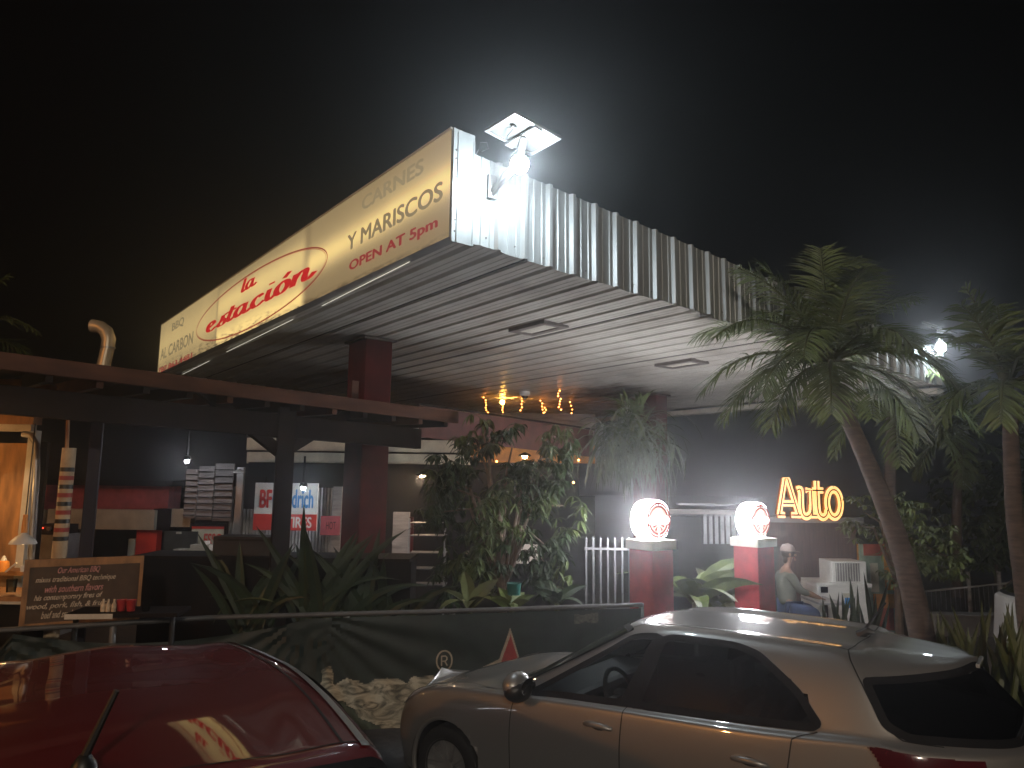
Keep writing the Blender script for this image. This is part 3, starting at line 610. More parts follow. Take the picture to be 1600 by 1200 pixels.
# second roof edge further back, red where it is lit
b_ = thing('rear_roof_beam', 'long dark red roof beam running back under the canopy to the fern column', 'beam', P(810, 690, 12.6))
b = MB(); pa, pb = P(655, 655, 11.6), P(920, 690, 13.6); b.obox(pa - ZU * .28, pb - pa, V((.1, .2, 0)), ZU * .50); obj('beam', b, mat('dim_red_beam', (.085, .025, .02), .7, var=.4), b_)
b = MB(); b.obox(pa + ZU * .23, pb - pa, V((.15, .28, 0)), ZU * .03); obj('cap', b, M['dark'], b_)

# ================================================================== restaurant behind the terrace
YB = 13.5
res = thing('restaurant_building', 'low dark restaurant building with open kitchen behind the terrace', 'building', P(380, 900, YB + .5))
def wallrect(u0, v0, u1, v1, Y, th=.12):
    a, c, d = P(u0, v1, Y), P(u1, v1, Y), P(u0, v0, Y); c.z = a.z; e = V((0, 0, 1)) * (d.z - a.z); return a, c - a, e
def slab(name, u0, v0, u1, v1, Y, m_, parent, th=.12, zmin=None, **k):
    a, x, z = wallrect(u0, v0, u1, v1, Y)
    if zmin is not None: z = z + ZU * (a.z - zmin); a = V((a.x, a.y, zmin))
    b = MB(); b.obox(a, x, V((0, 1, 0)) * th, z); return obj(name, b, m_, parent, **k)
slab('back_wall', -250, 640, 760, 960, YB + 1.6, M['dark'], res, zmin=0)
slab('hood_wall', 48, 755, 262, 797, YB, M['pink'], res, .5)
slab('hood_band', 72, 795, 240, 826, YB - .35, M['cream'], res, .3)
slab('band_return', 262, 795, 297, 823, YB - .2, M['cream'], res, .2)
slab('dark_return', 238, 795, 264, 828, YB - .25, M['dark_timber'], res, .3)
slab('pillar', 48, 795, 62, 900, YB, M['offwhite'], res, .2, zmin=0)
slab('kitchen_pillar', 208, 826, 240, 900, YB - .1, M['signred'], res, .2, zmin=0)
slab('kitchen_pillar', 196, 842, 206, 900, YB - .12, M['cream'], res, .12, zmin=0)
slab('roof_edge', 40, 748, 270, 757, YB - .3, M['dark_timber'], res, .8)
b = MB(); qa = P(-200, 640, YB - 1); qb = P(640, 655, YB - 1); b.obox(qa, qb - qa, V((0, 3, .2)), ZU * .08); obj('ceiling', b, M['dark_timber'], res)
for i, (u0, u1, v0, v1) in enumerate(((286, 304, 733, 810), (306, 330, 728, 812), (331, 360, 724, 814))):
    lv = slab('louver_panel', u0, v0, u1, v1, YB - .55 + i * .05, M['louver'], res, .05)
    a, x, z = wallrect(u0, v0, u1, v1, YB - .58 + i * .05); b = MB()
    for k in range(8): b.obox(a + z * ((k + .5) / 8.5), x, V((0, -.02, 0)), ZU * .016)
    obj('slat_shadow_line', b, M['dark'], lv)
# corrugated wall
a, x, z = wallrect(352, 760, 535, 900, YB - .3); b = MB(); nn = 70
for i in range(nn + 1):
    q = a + x * i / nn + V((0, -.02 * (i % 2), 0)); b.v += [tuple(V((q.x, q.y, .0))), tuple(q + z)]
b.f = [(2 * i, 2 * i + 2, 2 * i + 3, 2 * i + 1) for i in range(nn)]; obj('corrugated_wall', b, M['steel'], res)
slab('timber_post', 362, 730, 372, 870, YB - .5, M['grey'], res, .1, zmin=0); slab('dark_shutter', 378, 745, 412, 795, YB - .4, M['dark_timber'], res, .06)
slab('timber_post', 516, 760, 530, 870, YB - .5, M['louver'], res, .1, zmin=0)
# lit ceiling boards seen through the gable, and upper wall
slab('upper_wall', 392, 640, 930, 676, YB + .9, M['louver'], res, .1)
for j, (v0, v1, dy, mm) in enumerate(((660, 680, .6, 'offwhite'), (684, 703, .4, 'cream'), (706, 724, .2, 'cream'))):
    slab('ceiling_board', 385, v0, 735, v1, YB + dy, M[mm], res, .05)
slab('lower_board', 385, 722, 905, 775, YB + .1, M['dark'], res, .06); slab('dark_wall', 535, 770, 930, 960, YB + .3, M['dark'], res, .06, zmin=0)
slab('side_wall', 735, 690, 930, 722, YB + .5, M['mural1'], res, .05)
slab('door_frame', 610, 800, 636, 930, YB - .6, M['louver'], res, .08, zmin=0); slab('door_frame', 636, 808, 642, 930, YB - .6, M['red_col'], res, .1, zmin=0)
slab('window_strip', 770, 850, 840, 880, YB, emit('lit_window', (1.0, .72, .5), .12, .5), res, .04)
# kitchen things
def sboard(name, label, u0, v0, u1, v1, Y, m_, fr=None, w=.03):
    a, x, z = wallrect(u0, v0, u1, v1, Y); t = thing(name, label, 'sign', a + x / 2)
    b = MB(); b.obox(a, x, V((0, .04, 0)), z); pn = obj('panel', b, m_, t)
    if fr:
        b = MB(); xn = x.normalized()
        for o, l, h in ((a - xn * w - ZU * w, x + xn * 2 * w, ZU * w), (a - xn * w + z, x + xn * 2 * w, ZU * w * 1.6), (a - xn * w, xn * w, z), (a + x, xn * w, z)): b.obox(o + V((0, -.012, 0)), l, V((0, .06, 0)), h)
        obj('frame', b, fr, t)
    return t, a, x, z, pn
def onb(pn, a, x, z, body, u0, v0, u1, v1, m_, **k):     # text in fractions of the board
    xn = x.normalized()
    for mb in text_words(body, a + x * u0 + z * v0 + V((0, -.008, 0)), xn, ZU, x.length * (u1 - u0), z.length * (v1 - v0), **k): obj('lettering', mb, m_, pn)
t, a, x, z, pn = sboard('oil_sign', 'cream oil company sign with dark red lettering low on the louvered wall', 296, 822, 347, 880, YB - .9, M['cream'], M['dark_timber'])
onb(pn, a, x, z, 'ESSO', .40, .48, .96, .80, M['signred'], bold=.02)
b = MB(); b.obox(a + z * .93 + V((0, -.005, 0)), x, V((0, .004, 0)), z * .07); obj('red_band', b, M['signred'], pn)
t, a, x, z, pn = sboard('tyre_sign', 'red and white tyre advertising sign under the white spot lamp behind the post', 395, 754, 494, 828, YB - 1.2, M['signwhite'])
b = MB(); b.obox(a + V((0, -.004, 0)), x, V((0, .003, 0)), z * .34); rd = obj('red_band', b, M['signred'], pn)
onb(pn, a, x, z, 'BF', .09, .48, .27, .84, M['signred'], bold=.04); onb(pn, a, x, z, 'Goodrich', .29, .48, .93, .86, M['signblue'], bold=.035)
xn = x.normalized(); obj('lettering', text_words('TIRES', a + x * .52 + z * .06 + V((0, -.008, 0)), xn, ZU, x.length * .40, z.length * .22, bold=.03)[0], M['signwhite'], rd)
t, a, x, z, pn = sboard('small_red_sign', 'small faded red sign beside the tyre sign next to the red column', 500, 806, 530, 836, YB - 1.0, M['pink'])
onb(pn, a, x, z, 'HOT', .3, .3, .8, .7, M['dark_timber'])
sb = thing('shop_shelf', 'white paper stacks on a counter in front of the oil sign', 'papers', P(298, 868, YB - 2))
for (u0, v0, u1, v1) in ((270, 858, 296, 869), (296, 851, 326, 869), (312, 846, 320, 853)): slab('paper_stack', u0, v0, u1, v1, YB - 2, M['paper'], sb, .2)
t = thing('counter_monitor', 'dark grey monitor standing on the counter left of the oil sign', 'monitor', P(280, 866, YB - 1.8)); slab('screen', 255, 830, 306, 860, YB - 1.8, mat('monitor_grey', (.07, .075, .08), .4), t, .05); slab('foot', 268, 860, 292, 867, YB - 1.8, M['black'], t, .2); slab('label_plate', 275, 831, 283, 834, YB - 1.81, M['white'], t, .01)
t = thing('kitchen_grill', 'grey stainless kitchen appliance with control knobs and a red light', 'appliance', P(80, 860, 11.5)); bd = slab('body', 50, 835, 92, 880, 11.5, M['steel'], t, .5, zmin=0); cp = slab('control_panel', 50, 820, 92, 835, 11.48, M['black'], t, .5)
for u in (62, 78): q = P(u, 826, 11.47); b = MB(); b.lathe([(.035, 0), (.03, -.04), (0, -.04)], q, (0, 1, 0), 12); obj('knob', b, M['grey'], cp)
q = P(67, 825, 11.46); b = MB(); b.ball(q, .012, 8); obj('indicator', b, E_led, cp)
t = thing('bar_counter', 'long dark bar counter behind the chalkboard', 'counter', P(330, 920, 8.6)); slab('front', 215, 872, 640, 960, 8.6, M['dark'], t, .5, zmin=0); slab('top', 205, 868, 640, 873, 8.55, M['dark_timber'], t, .7)
t = thing('black_cabinet', 'black box cabinet standing on the bar counter left of the timber post', 'cabinet', P(380, 870, 8.7)); slab('box', 331, 838, 427, 870, 8.7, M['black'], t, .4, bevel=.01); slab('front_trim', 340, 842, 418, 845, 8.69, M['dark_timber'], t, .01)
# ceiling spots
for (u, v, Y, E, lab) in ((292, 721, YB - 1.4, E_spot2, 'small white ceiling spot lamp by the louvered panels'), (474, 763, 11.5, E_spot, 'bright white spot lamp shining in front of the tyre sign')):
    q = P(u, v, Y); t = thing('spot_lamp', lab, 'lamp', q)
    b = MB(); b.ball(q, .034, 12, (1, 1, .7)); obj('bulb', b, E, t, True)
    b = MB(); b.lathe([(.03, .02), (.065, .03), (.05, .09), (.02, .1), (.015, .5), (0, .5)], q, ZU, 12); obj('shade', b, M['dark'], t, True)
q = P(373, 737, YB - 1.0); t = thing('wall_light', 'small unlit wall light on the post beside the louvered panels', 'wall light', q); b = MB(); b.lathe([(.0, .05), (.09, 0), (.085, -.02), (0, -.02)], q, ZU, 12); obj('shade', b, M['white'], t, True); b = MB(); b.tube([q + V((0, .3, 0)), q + ZU * .04], .015, 6); obj('arm', b, M['grey'], t)
# warm lamp inside the dining room that lights ceiling boards
q = P(660, 742, YB - .8); t = thing('dining_pendant', 'warm pendant lamp glowing behind the foliage under the roof', 'lamp', q); b = MB(); b.ball(q, .05, 10); obj('bulb', b, emit('dining_bulb', (1, .68, .42), 420), t, True); b = MB(); b.lathe([(.02, .06), (.10, .02), (.12, -.01)], q, ZU, 14); obj('shade', b, M['dark'], t, True)
q = P(820, 712, YB - .6); t = thing('dining_pendant', 'amber pendant lamp glowing behind the bush near the red beam', 'lamp', q); b = MB(); b.ball(q, .05, 10); obj('bulb', b, emit('dining_bulb_amber', (1, .5, .18), 330), t, True); b = MB(); b.lathe([(.02, .06), (.10, .02), (.12, -.01)], q, ZU, 14); obj('shade', b, M['dark'], t, True)
for (u, v) in ((776, 721), (848, 726), (896, 754), (904, 719), (733, 712)):
    q = P(u, v, 12.0); b = MB(); b.ball(q, .02, 6); obj('garland_bulb', b, E_fairy, None, label={776: 'tiny amber garland bulb above the middle of the big bush', 848: 'tiny amber garland bulb at the top right of the bush', 896: 'tiny amber garland bulb low beside the hanging fern', 904: 'tiny amber garland bulb at the left edge of the hanging fern', 733: 'tiny amber garland bulb at the upper left of the bush'}[u], cat='bulb', group='garland bulbs behind the bush')

# ================================================================== bar at the far left
hut = thing('bar_hut', 'timber bar hut lit warm orange at the left edge', 'hut', P(0, 900, 7.6))
slab('side_wall', -160, 690, 34, 875, 8.4, mat('ply_wall', (.40, .20, .07), .7, var=.45, scale=4, stretch=(3, 1, .6)), hut, .08, zmin=0)
slab('corner_post', 24, 672, 36, 875, 8.3, M['offwhite'], hut, .1, zmin=0); slab('header', -160, 640, 52, 660, 7.9, M['wood'], hut, .15); slab('header_trim', -160, 660, 48, 671, 7.95, M['offwhite'], hut, .1)
slab('dark_panel', 36, 690, 56, 880, 8.5, M['dark_timber'], hut, .05, zmin=0)
slab('counter_top', -160, 930, 36, 938, 7.0, M['wood'], hut, .6); slab('counter_front', -160, 940, 32, 1000, 7.1, M['dark'], hut, .4, zmin=0); slab('back_shelf', -160, 890, 36, 897, 7.9, M['wood'], hut, .3); slab('counter_edge', -160, 938, 36, 942, 6.98, M['offwhite'], hut, .02)
slab('ceiling_board', -160, 590, 40, 604, 7.2, M['mural1'], hut, .5)
q = P(36, 848, 7.5); t = thing('pendant_lamp', 'white enamel pendant lamp with orange stem glowing over the bar', 'lamp', q)
b = MB(); b.lathe([(.018, .10), (.03, .085), (.07, .06), (.11, .02), (.125, -.01), (.12, -.01), (.10, .02), (.05, .055)], q, ZU, 24); obj('shade', b, M['white'], t, True)
b = MB(); b.lathe([(0, .28), (.022, .28), (.03, .1), (0, .1)], q, ZU, 12); obj('stem', b, M['orangeplastic'], t, True)
b = MB(); b.tube([q + ZU * .28, q + ZU * 1.2], .006, 6); obj('cord', b, M['black'], t)
b = MB(); b.ball(q + ZU * .015, .035, 10); obj('bulb', b, E_warm, t, True)
q = P(-70, 760, 7.6); t = thing('bar_lamp', 'warm bare bulb inside the bar hut just out of view', 'lamp', q); b = MB(); b.ball(q, .05, 10); obj('bulb', b, emit('bar_bulb', (1, .55, .2), 130), t, True); b = MB(); b.tube([q + ZU * .04, q + ZU * .5], .01, 6); obj('cord', b, M['black'], t)
b = MB(); q = P(58, 720, 8.0); b.tube([P(36, 678, 8), P(48, 680, 8), P(57, 694, 8), P(57, 740, 8), P(48, 880, 8)], .035, 10); obj('drain_pipe', b, M['grey'], None, True, label='grey drain pipe with a bend beside the bar hut', cat='pipe')
q = P(4, 893, 7.6); t = thing('squeeze_bottle', 'orange squeeze bottle standing on the bar shelf', 'bottle', q); b = MB(); b.lathe([(0, 0), (.055, 0), (.058, .06), (.05, .10), (.02, .115)], q, ZU, 14); obj('body', b, M['orangeplastic'], t, True); b = MB(); b.lathe([(.03, .11), (.012, .15), (0, .16)], q, ZU, 10); obj('cap', b, M['white'], t, True)
for (u, v, lab, m_, h) in ((17, 889, 'pale wooden spoon leaning on the bar shelf', 'white', 0), (36, 893, 'small white napkin holder on the bar shelf', 'white', .06)):
    q = P(u, v, 7.5); b = MB()
    if h: b.lathe([(0, 0), (.025, 0), (.028, h), (.02, h)], q, ZU, 12)
    else: b.bar(q - V((.05, 0, .03)), q + V((.05, 0, .06)), .02, .012)
    obj('napkin_holder' if h else 'spoon', b, M[m_], None, label=lab, cat='holder' if h else 'spoon')
q = P(17, 925, 7.1); b = MB(); b.lathe([(0, 0), (.04, 0), (.048, .12), (.044, .12), (.038, .008), (0, .008)], q, ZU, 14); obj('drinking_glass', b, M['clear'], None, True, label='clear drinking glass on the bar counter left of the chalkboard', cat='glass')
# vent pipe on the roof
b = MB(); b.tube([P(161, 575, 8.6), P(168, 545, 8.6), P(170, 530, 8.6), P(166, 518, 8.6), P(157, 511, 8.6), P(144, 509, 8.6)], [.075, .075, .078, .078, .075, .08], 16, cap=False)
q = P(165, 570, 8.6); vp = thing('vent_pipe', 'curved metal vent pipe standing on the pergola roof', 'vent pipe', q); obj('pipe', b, mat('vent_metal', (.52, .45, .33), .4, .4, var=.2), vp, True)
b = MB(); b.lathe([(.082, 0), (.082, .02)], P(169, 545, 8.6), ZU, 16); obj('joint_band', b, M['grey'], vp, True)
# striped pole
q = P(92, 872, 7.4); sp_ = thing('striped_pole', 'wooden pole wrapped in red, black and cream bands with a thin rod on top', 'pole', V((q.x, q.y, 0)))
ztop = P(100, 700, 7.4).z; H_ = ztop; sh = MB(); sh.lathe([(.072, 0), (.064, H_), (0, H_)], V((q.x, q.y, 0)), (.0, 0, 1), 18); obj('shaft', sh, mat('pale_pole_wood', (.45, .33, .2), .6, var=.25), sp_, True)
for k in range(9):
    z = q.z + .05 + k * .085 + .12; b = MB(); r = .0735 - .008 * z / H_; b.lathe([(r, z), (r - .0005, z + .042)], V((q.x, q.y, 0)), (.0, 0, 1), 18); obj('band', b, M['star'] if k % 2 else M['black'], sp_, True)
b = MB(); b.tube([V((q.x - .02, q.y, ztop - .1)), P(107, 640, 7.4)], .018, 8); obj('rod', b, M['wood'], sp_, True)
# chalkboard
ch = thing('chalkboard_sign', 'brown wooden chalkboard covered in handwritten chalk lines behind the fence', 'chalkboard', P(130, 985, 6.95))
A0, A1, A2, A3 = P(28, 985, 6.9), P(216, 985, 7.45), P(220, 872, 7.45), P(42, 875, 6.9)
A1.z = A0.z; xx = A1 - A0; zz = ZU * (A3.z - A0.z); xn = xx.normalized(); nf = V((xn.y, -xn.x, 0))
b = MB(); b.obox(A0, xx, -nf * .03, zz); cbp = obj('board', b, M['chalkbrown'], ch)
b = MB(); w = .07
for o, l, h in ((A0 + zz - ZU * w, xx, ZU * w), (A0, xx, ZU * .05), (A0 + ZU * .05, xn * .045, zz - ZU * (w + .05)), (A0 + xx - xn * .03 + ZU * .05, xn * .03, zz - ZU * (w + .05))): b.obox(o + nf * .012, l, -nf * .04, h)
obj('frame', b, M['wood'], ch)
for body, fx0, fx1, fy, hh, mm in (('Our American BBQ', .27, .62, .77, .10, 'chalkpink'), ('mixes traditional BBQ technique', .10, .76, .64, .10, 'chalk'), ('with southern flavors', .18, .66, .51, .10, 'chalkpink'), ('his contemporary fires of', .10, .66, .38, .10, 'chalk'), ('wood, pork, fish, & fruit', .05, .70, .26, .10, 'chalk'), ('beef and smoke', .17, .45, .14, .10, 'chalk')):
    for mb in text_words(body, A0 + xx * fx0 + zz * fy + nf * .006, xn, ZU, xx.length * (fx1 - fx0), zz.length * hh, shear=.35, bold=.02): obj('chalk_word', mb, M[mm], cbp)
# table with cups in front of chalkboard
tq = P(165, 968, 6.75); t = thing('terrace_table', 'small dark terrace table with a pale edge right behind the fence', 'table', V((tq.x + .2, tq.y, 0)))
b = MB(); b.obox(P(100, 966, 6.7), V((.95, .12, 0)), V((-.05, .4, 0)), ZU * .035); obj('tabletop', b, M['dark_timber'], t); b = MB(); b.obox(P(100, 968, 6.69), V((.40, .05, 0)), V((0, .006, 0)), ZU * .045); obj('edge_strip', b, M['offwhite'], t)
for dx in (0, .85): b = MB(); q = P(104, 966, 6.8); b.tube([V((q.x + dx, q.y + .15 + dx * .1, 0)), V((q.x + dx, q.y + .15 + dx * .1, q.z))], .025, 8); obj('leg', b, M['black'], t)
for (u, v, mm, lab) in ((189, 957, 'redcup', 'left one of two red cups on the terrace table'), (204, 957, 'redcup', 'right one of two red cups on the terrace table'), (227, 958, 'clear', 'clear plastic tumbler at the right end of the terrace table')):
    q = P(u, v, 6.9); q.z = P(100, 966, 6.7).z + .036; b = MB(); b.lathe([(0, 0), (.033, 0), (.045, .10), (.042, .10), (.03, .01)], q, ZU, 14); obj('cup' if mm == 'redcup' else 'tumbler', b, M[mm], None, True, label=lab, cat='cup', group='red cups on the terrace table' if mm == 'redcup' else None)
for i, u in enumerate((160, 168, 177)):
    q = P(u, 960, 6.85); q.z = P(100, 966, 6.7).z + .036; b = MB(); b.lathe([(0, 0), (.02, 0), (.022, .06), (.009, .085), (.009, .11), (0, .11)], q, ZU, 10); obj('sauce_bottle', b, M['chalk'], None, True, label=['sauce bottle at the left end of the row on the terrace table', 'sauce bottle in the middle of the row on the terrace table', 'sauce bottle nearest the red cups on the terrace table'][i], cat='bottle', group='sauce bottles on the terrace table')
# baker rack
rq = P(668, 930, 11.2); t = thing('baker_rack', 'tall pale metal shelving rack half hidden by the bush', 'rack', V((rq.x, rq.y, 0)))
for u in (640, 696):
    a = P(u, 810, 11.2); b = MB(); b.cbox((a.x, a.y, a.z / 2), .03, .03, a.z); obj('upright', b, M['steel'], t)
M['rackgrey'] = mat('rack_metal', (.13, .13, .14), .5, .4)
for v in (818, 838, 865, 890, 915): a, c = P(640, v, 11.2), P(696, v, 11.2); b = MB(); b.obox(a, V((c.x - a.x, 0, 0)), V((0, .35, 0)), ZU * .012); obj('shelf', b, M['rackgrey'], t)

# ================================================================== picket gate and pump pedestals
pg_ = thing('picket_gate', 'white metal picket gate between the bush and the left pump pedestal', 'gate', P(950, 945, 9.2))
for k in range(7):
    q = P(916 + k * 11.2, 842, 9.2); b = MB(); b.cbox((q.x, q.y, q.z / 2), .022, .022, q.z); b.lathe([(.016, 0), (.0, .03)], (q.x, q.y, q.z), ZU, 6); obj('picket', b, M['picket'], pg_)
for v in (859, 950): a, c = P(913, v, 9.2), P(988, v, 9.2); b = MB(); b.obox(V((a.x, a.y - .016, a.z)), V((c.x - a.x, 0, 0)), V((0, .032, 0)), ZU * .03); obj('rail', b, M['picket'], pg_)
def pedestal(uc, v, Y, lab, glab, w=.36):
    c = P(uc, v, Y); zc = c.z; base = V((c.x, c.y, 0)); o = base - FD * w / 2 - SD * w / 2
    t = thing('pump_pedestal', lab, 'pedestal', base, 'red pump pedestals')
    b = MB(); b.obox(o, FD * w, SD * w, ZU * (zc - .11)); obj('shaft', b, M['red_ped'], t, bevel=.008)
    b = MB(); b.obox(o - FD * .03 - SD * .03 + ZU * (zc - .11), FD * (w + .06), SD * (w + .06), ZU * .11); obj('cap', b, M['offwhite'], t, bevel=.006)
    b = MB(); b.obox(o - FD * .035 - SD * .035, FD * (w + .07), SD * (w + .07), ZU * .14); obj('plinth', b, M['concrete'], t)
    R_ = .235; cg = base + ZU * (zc + R_ - .006); ax = -SD; th = .24
    g_ = thing('globe_lamp', glab, 'globe lamp', base + ZU * zc, 'illuminated drum lamps on the pedestals')
    b = MB(); b.lathe([(R_ - .03, -th / 2), (R_ - .008, -th / 2 + .012), (R_, -th / 4), (R_, th / 4), (R_ - .008, th / 2 - .012), (R_ - .02, th / 2)], cg, ax, 40); dr = obj('drum', b, E_globe, g_, True)
    b = MB(); b.lathe([(R_ - .03, -th / 2), (0, -th / 2 - .01)], cg, ax, 40); obj('back_face', b, E_globe, g_, True)
    f = cg + ax * (th / 2 + .002); xd = FD
    def to(x, y, k): return f + xd * x + ZU * y + ax * .0012 * k
    def disc(r, k, n=48): q = MB(); q.poly([to(r * cos(2 * pi * i / n), r * sin(2 * pi * i / n), k) for i in range(n)]); return q
    rg = obj('face_ring', disc(.213, 0), E_ring, g_)
    obj('face_disc', disc(.148, 1), E_disc, rg)
    mb = MB()
    for a0, a1 in ((20, 86), (94, 160), (200, 262), (278, 340)):
        ribbon(mb, [(.178 * cos(radians(a0 + (a1 - a0) * i / 12)), .178 * sin(radians(a0 + (a1 - a0) * i / 12))) for i in range(13)], lambda d: .012, lambda x, y: to(x, y, 1))
    obj('pale_arc', mb, E_pale, rg)
    mb = MB(); mb.poly([to(x, y, 2.5) for x, y in ((-.205, 0), (-.16, .05), (.16, .05), (.205, 0), (.16, -.05), (-.16, -.05))]); bn = obj('pale_band', mb, E_pale, rg)
    mb = MB()
    for i in range(5):
        a = radians(200 + i * 35); mb.poly([to(r * cos(a + da), -.045 + r * sin(a + da) * .9, 2) for r, da in ((.03, -.1), (.10, -.12), (.10, .12), (.03, .1))])
    obj('ray', mb, E_ring, rg)
    mb = MB(); mb.poly([to(x, y, 3) for x, y in ((-.02, -.05), (.02, -.05), (.014, -.2), (-.014, -.2))]); obj('pale_tower', mb, E_pale, rg)
    mb = MB(); mb.poly([to(x, y, 3) for x, y in ((-.06, .06), (.06, .06), (.045, .125), (.0, .14), (-.045, .125))]); obj('pale_crest', mb, E_pale, rg)
    mb = MB()
    for i in range(9): x = -.09 + i * .02; mb.poly([to(x - .006, -.012, 3.4), to(x + .006, -.012, 3.4), to(x + .006, .012 + .006 * (i % 3), 3.4), to(x - .006, .012 + .006 * (i % 2), 3.4)])
    obj('band_print', mb, M['cream'], bn)
pedestal(1017, 843, 8.75, 'red square pump pedestal with pale cap, nearer one beside the picket gate', 'glowing white drum lamp on the pedestal beside the picket gate')
pedestal(1177, 840, 9.9, 'brighter red square pump pedestal with pale cap below the amber neon word', 'glowing white drum lamp on the pedestal nearer the amber neon word', .37)

# ================================================================== auto shop building with neon word
YA = 13.0
ab = thing('workshop_building', 'low dark brown workshop building with plank walls under the amber neon word', 'building', P(1200, 990, YA))
slab('plank_wall', 1195, 815, 1345, 990, YA, mat('dark_planks', (.075, .04, .032), .75, var=.4, scale=5, stretch=(6, 6, .4)), ab, .1, zmin=0)
slab('side_bay', 1040, 806, 1196, 990, YA + .4, M['dark_timber'], ab, .1, zmin=0)
slab('roof_edge', 1195, 807, 1350, 816, YA - .12, M['grey'], ab, .4); slab('bay_edge', 1046, 795, 1196, 803, YA + .2, M['louver'], ab, .3); slab('bay_trim', 1060, 786, 1196, 789, YA + .25, M['grey'], ab, .2)
for k in range(6): slab('sheet_rib', 1100 + k * 9, 802, 1105 + k * 9, 850, YA + .35, M['steel'], ab, .04)
slab('yellow_trim', 1345, 850, 1349, 960, YA - .02, M['mural1'], ab, .06, zmin=0)
nw = thing('neon_word_sign', 'amber neon word Auto standing on the workshop roof edge', 'sign', P(1262, 808, YA - .15))
a0 = P(1212, 808, YA - .12); wpx = (P(1312, 808, YA - .12) - a0).length / 100; xd = V((cos(radians(4)), sin(radians(4)) * .3, 0)).normalized()
AUTO = {'A': ([[(3, 4), (17, 61), (22, 61), (41, 4)], [(11, 22), (33, 22)], [(0, 4), (15, 4)], [(27, 4), (46, 4)]], 0),
        'u': ([[(40, 43), (47, 43), (47, 18), (50, 5), (58, 2), (66, 8), (68, 20)], [(57, 43), (68, 43), (68, 4)], [(66, 4), (78, 4)]], 0),
        't': ([[(79, 58), (79, 18), (82, 5), (90, 1), (97, 6), (98, 13)], [(70, 43), (92, 43)]], 0),
        'o': ([[(112 + 13.5 * cos(radians(a)), 23 + 21.5 * sin(radians(a))) for a in range(90, 451, 12)]], 0)}
for k, (nm, (strokes, _)) in enumerate(AUTO.items()):
    sc_ = .795; f3 = lambda x, y, d=0: a0 + xd * (x * sc_ * wpx) + ZU * (y * wpx * .98) + V((0, -d, 0))
    lt = MB(); dk = MB(); bx_ = MB()
    for j, st in enumerate(strokes):
        w = 11.5 if nm in 'uto' and j == 0 else 9.5
        pth = st if len(st) < 5 else bez(st, 5)
        ribbon(lt, pth, lambda d: w, lambda x, y, j=j: f3(x, y, .10 + .0012 * j)); ribbon(bx_, pth, lambda d: w + 1.5, lambda x, y, j=j: f3(x, y, .02 + .001 * j))
        ribbon(dk, pth, lambda d: 2.4, lambda x, y: f3(x, y, .112))
    lo_ = obj('letter', bx_, mat('channel_letter_back', (.25, .10, .02), .5), nw); obj('neon_face', lt, E_neon, lo_); obj('inline_gap', dk, M['dark_timber'], lo_)
b = MB(); b.bar(a0 + V((-.05, 0, 0)), a0 + xd * (1.32), .04, .03); obj('base_rail', b, M['grey'], nw)
# freezer and air conditioner
t = thing('chest_freezer', 'white chest freezer with a blue sticker beside the workshop wall', 'freezer', P(1320, 1000, 11.8))
body = slab('body', 1281, 916, 1362, 1010, 11.8, M['white'], t, .7, zmin=0.03, bevel=.02); slab('lid', 1280, 911, 1363, 917, 11.78, M['white'], t, .74, bevel=.01)
slab('badge', 1283, 916, 1294, 926, 11.785, M['navy'], body, .01); slab('sticker', 1321, 934, 1331, 950, 11.785, M['signblue'], body, .01); slab('notice', 1318, 927, 1334, 934, 11.787, M['cream'], body, .01)
t = thing('air_conditioner', 'white window air conditioner with grille standing on the chest freezer', 'air conditioner', P(1328, 912, 11.9))
body = slab('casing', 1301, 877, 1355, 911, 11.85, M['white'], t, .5, bevel=.012); gr = slab('grille', 1307, 880, 1344, 908, 11.84, M['grey'], body, .015)
a, x, z = wallrect(1307, 880, 1344, 908, 11.835)
b = MB()
for k in range(9): b.obox(a + x * (k / 9 + .02), x * .03, V((0, -.008, 0)), z)
obj('grille_bar', b, M['white'], gr)
t = thing('mural_board', 'painted board in orange, red and green behind the palm trunk', 'board', P(1372, 980, 12.6)); bd = slab('board', 1350, 850, 1400, 990, 12.6, M['mural2'], t, .05, zmin=0)
for (u0, v0, u1, v1, mm) in ((1350, 850, 1400, 868, 'mural3'), (1384, 868, 1399, 922, 'mural1'), (1362, 880, 1374, 925, 'cream'), (1366, 928, 1398, 950, 'mural1'), (1372, 950, 1398, 985, 'mural3')): slab('painted_patch', u0, v0, u1, v1, 12.58, M[mm], bd, .015)
# wire fence and low wall on the right
t = thing('low_wall', 'low bare concrete wall at the right behind the pointed plants', 'wall', P(1500, 990, 12.5)); slab('wall', 1440, 962, 1640, 1010, 12.5, M['concrete'], t, .2, zmin=0); slab('coping', 1436, 960, 1640, 964, 12.45, M['concrete'], t, .3)
t = thing('wire_fence', 'thin wire fence with slim posts behind the low wall on the right', 'fence', P(1500, 960, 14))
for u in (1430, 1512, 1560, 1610): a = P(u, 893, 14); b = MB(); b.tube([V((a.x, a.y, 0)), a], .035, 8); obj('post', b, M['louver'], t, True)
a, c = P(1425, 926, 14), P(1640, 905, 14); b = MB(); b.tube([a, c], .02, 6); obj('rail', b, M['louver'], t)
b = MB()
for k in range(30): q = a.lerp(c, k / 29); b.tube([V((q.x, q.y, .2)), q], .006, 4)
obj('mesh', b, M['grey'], t)
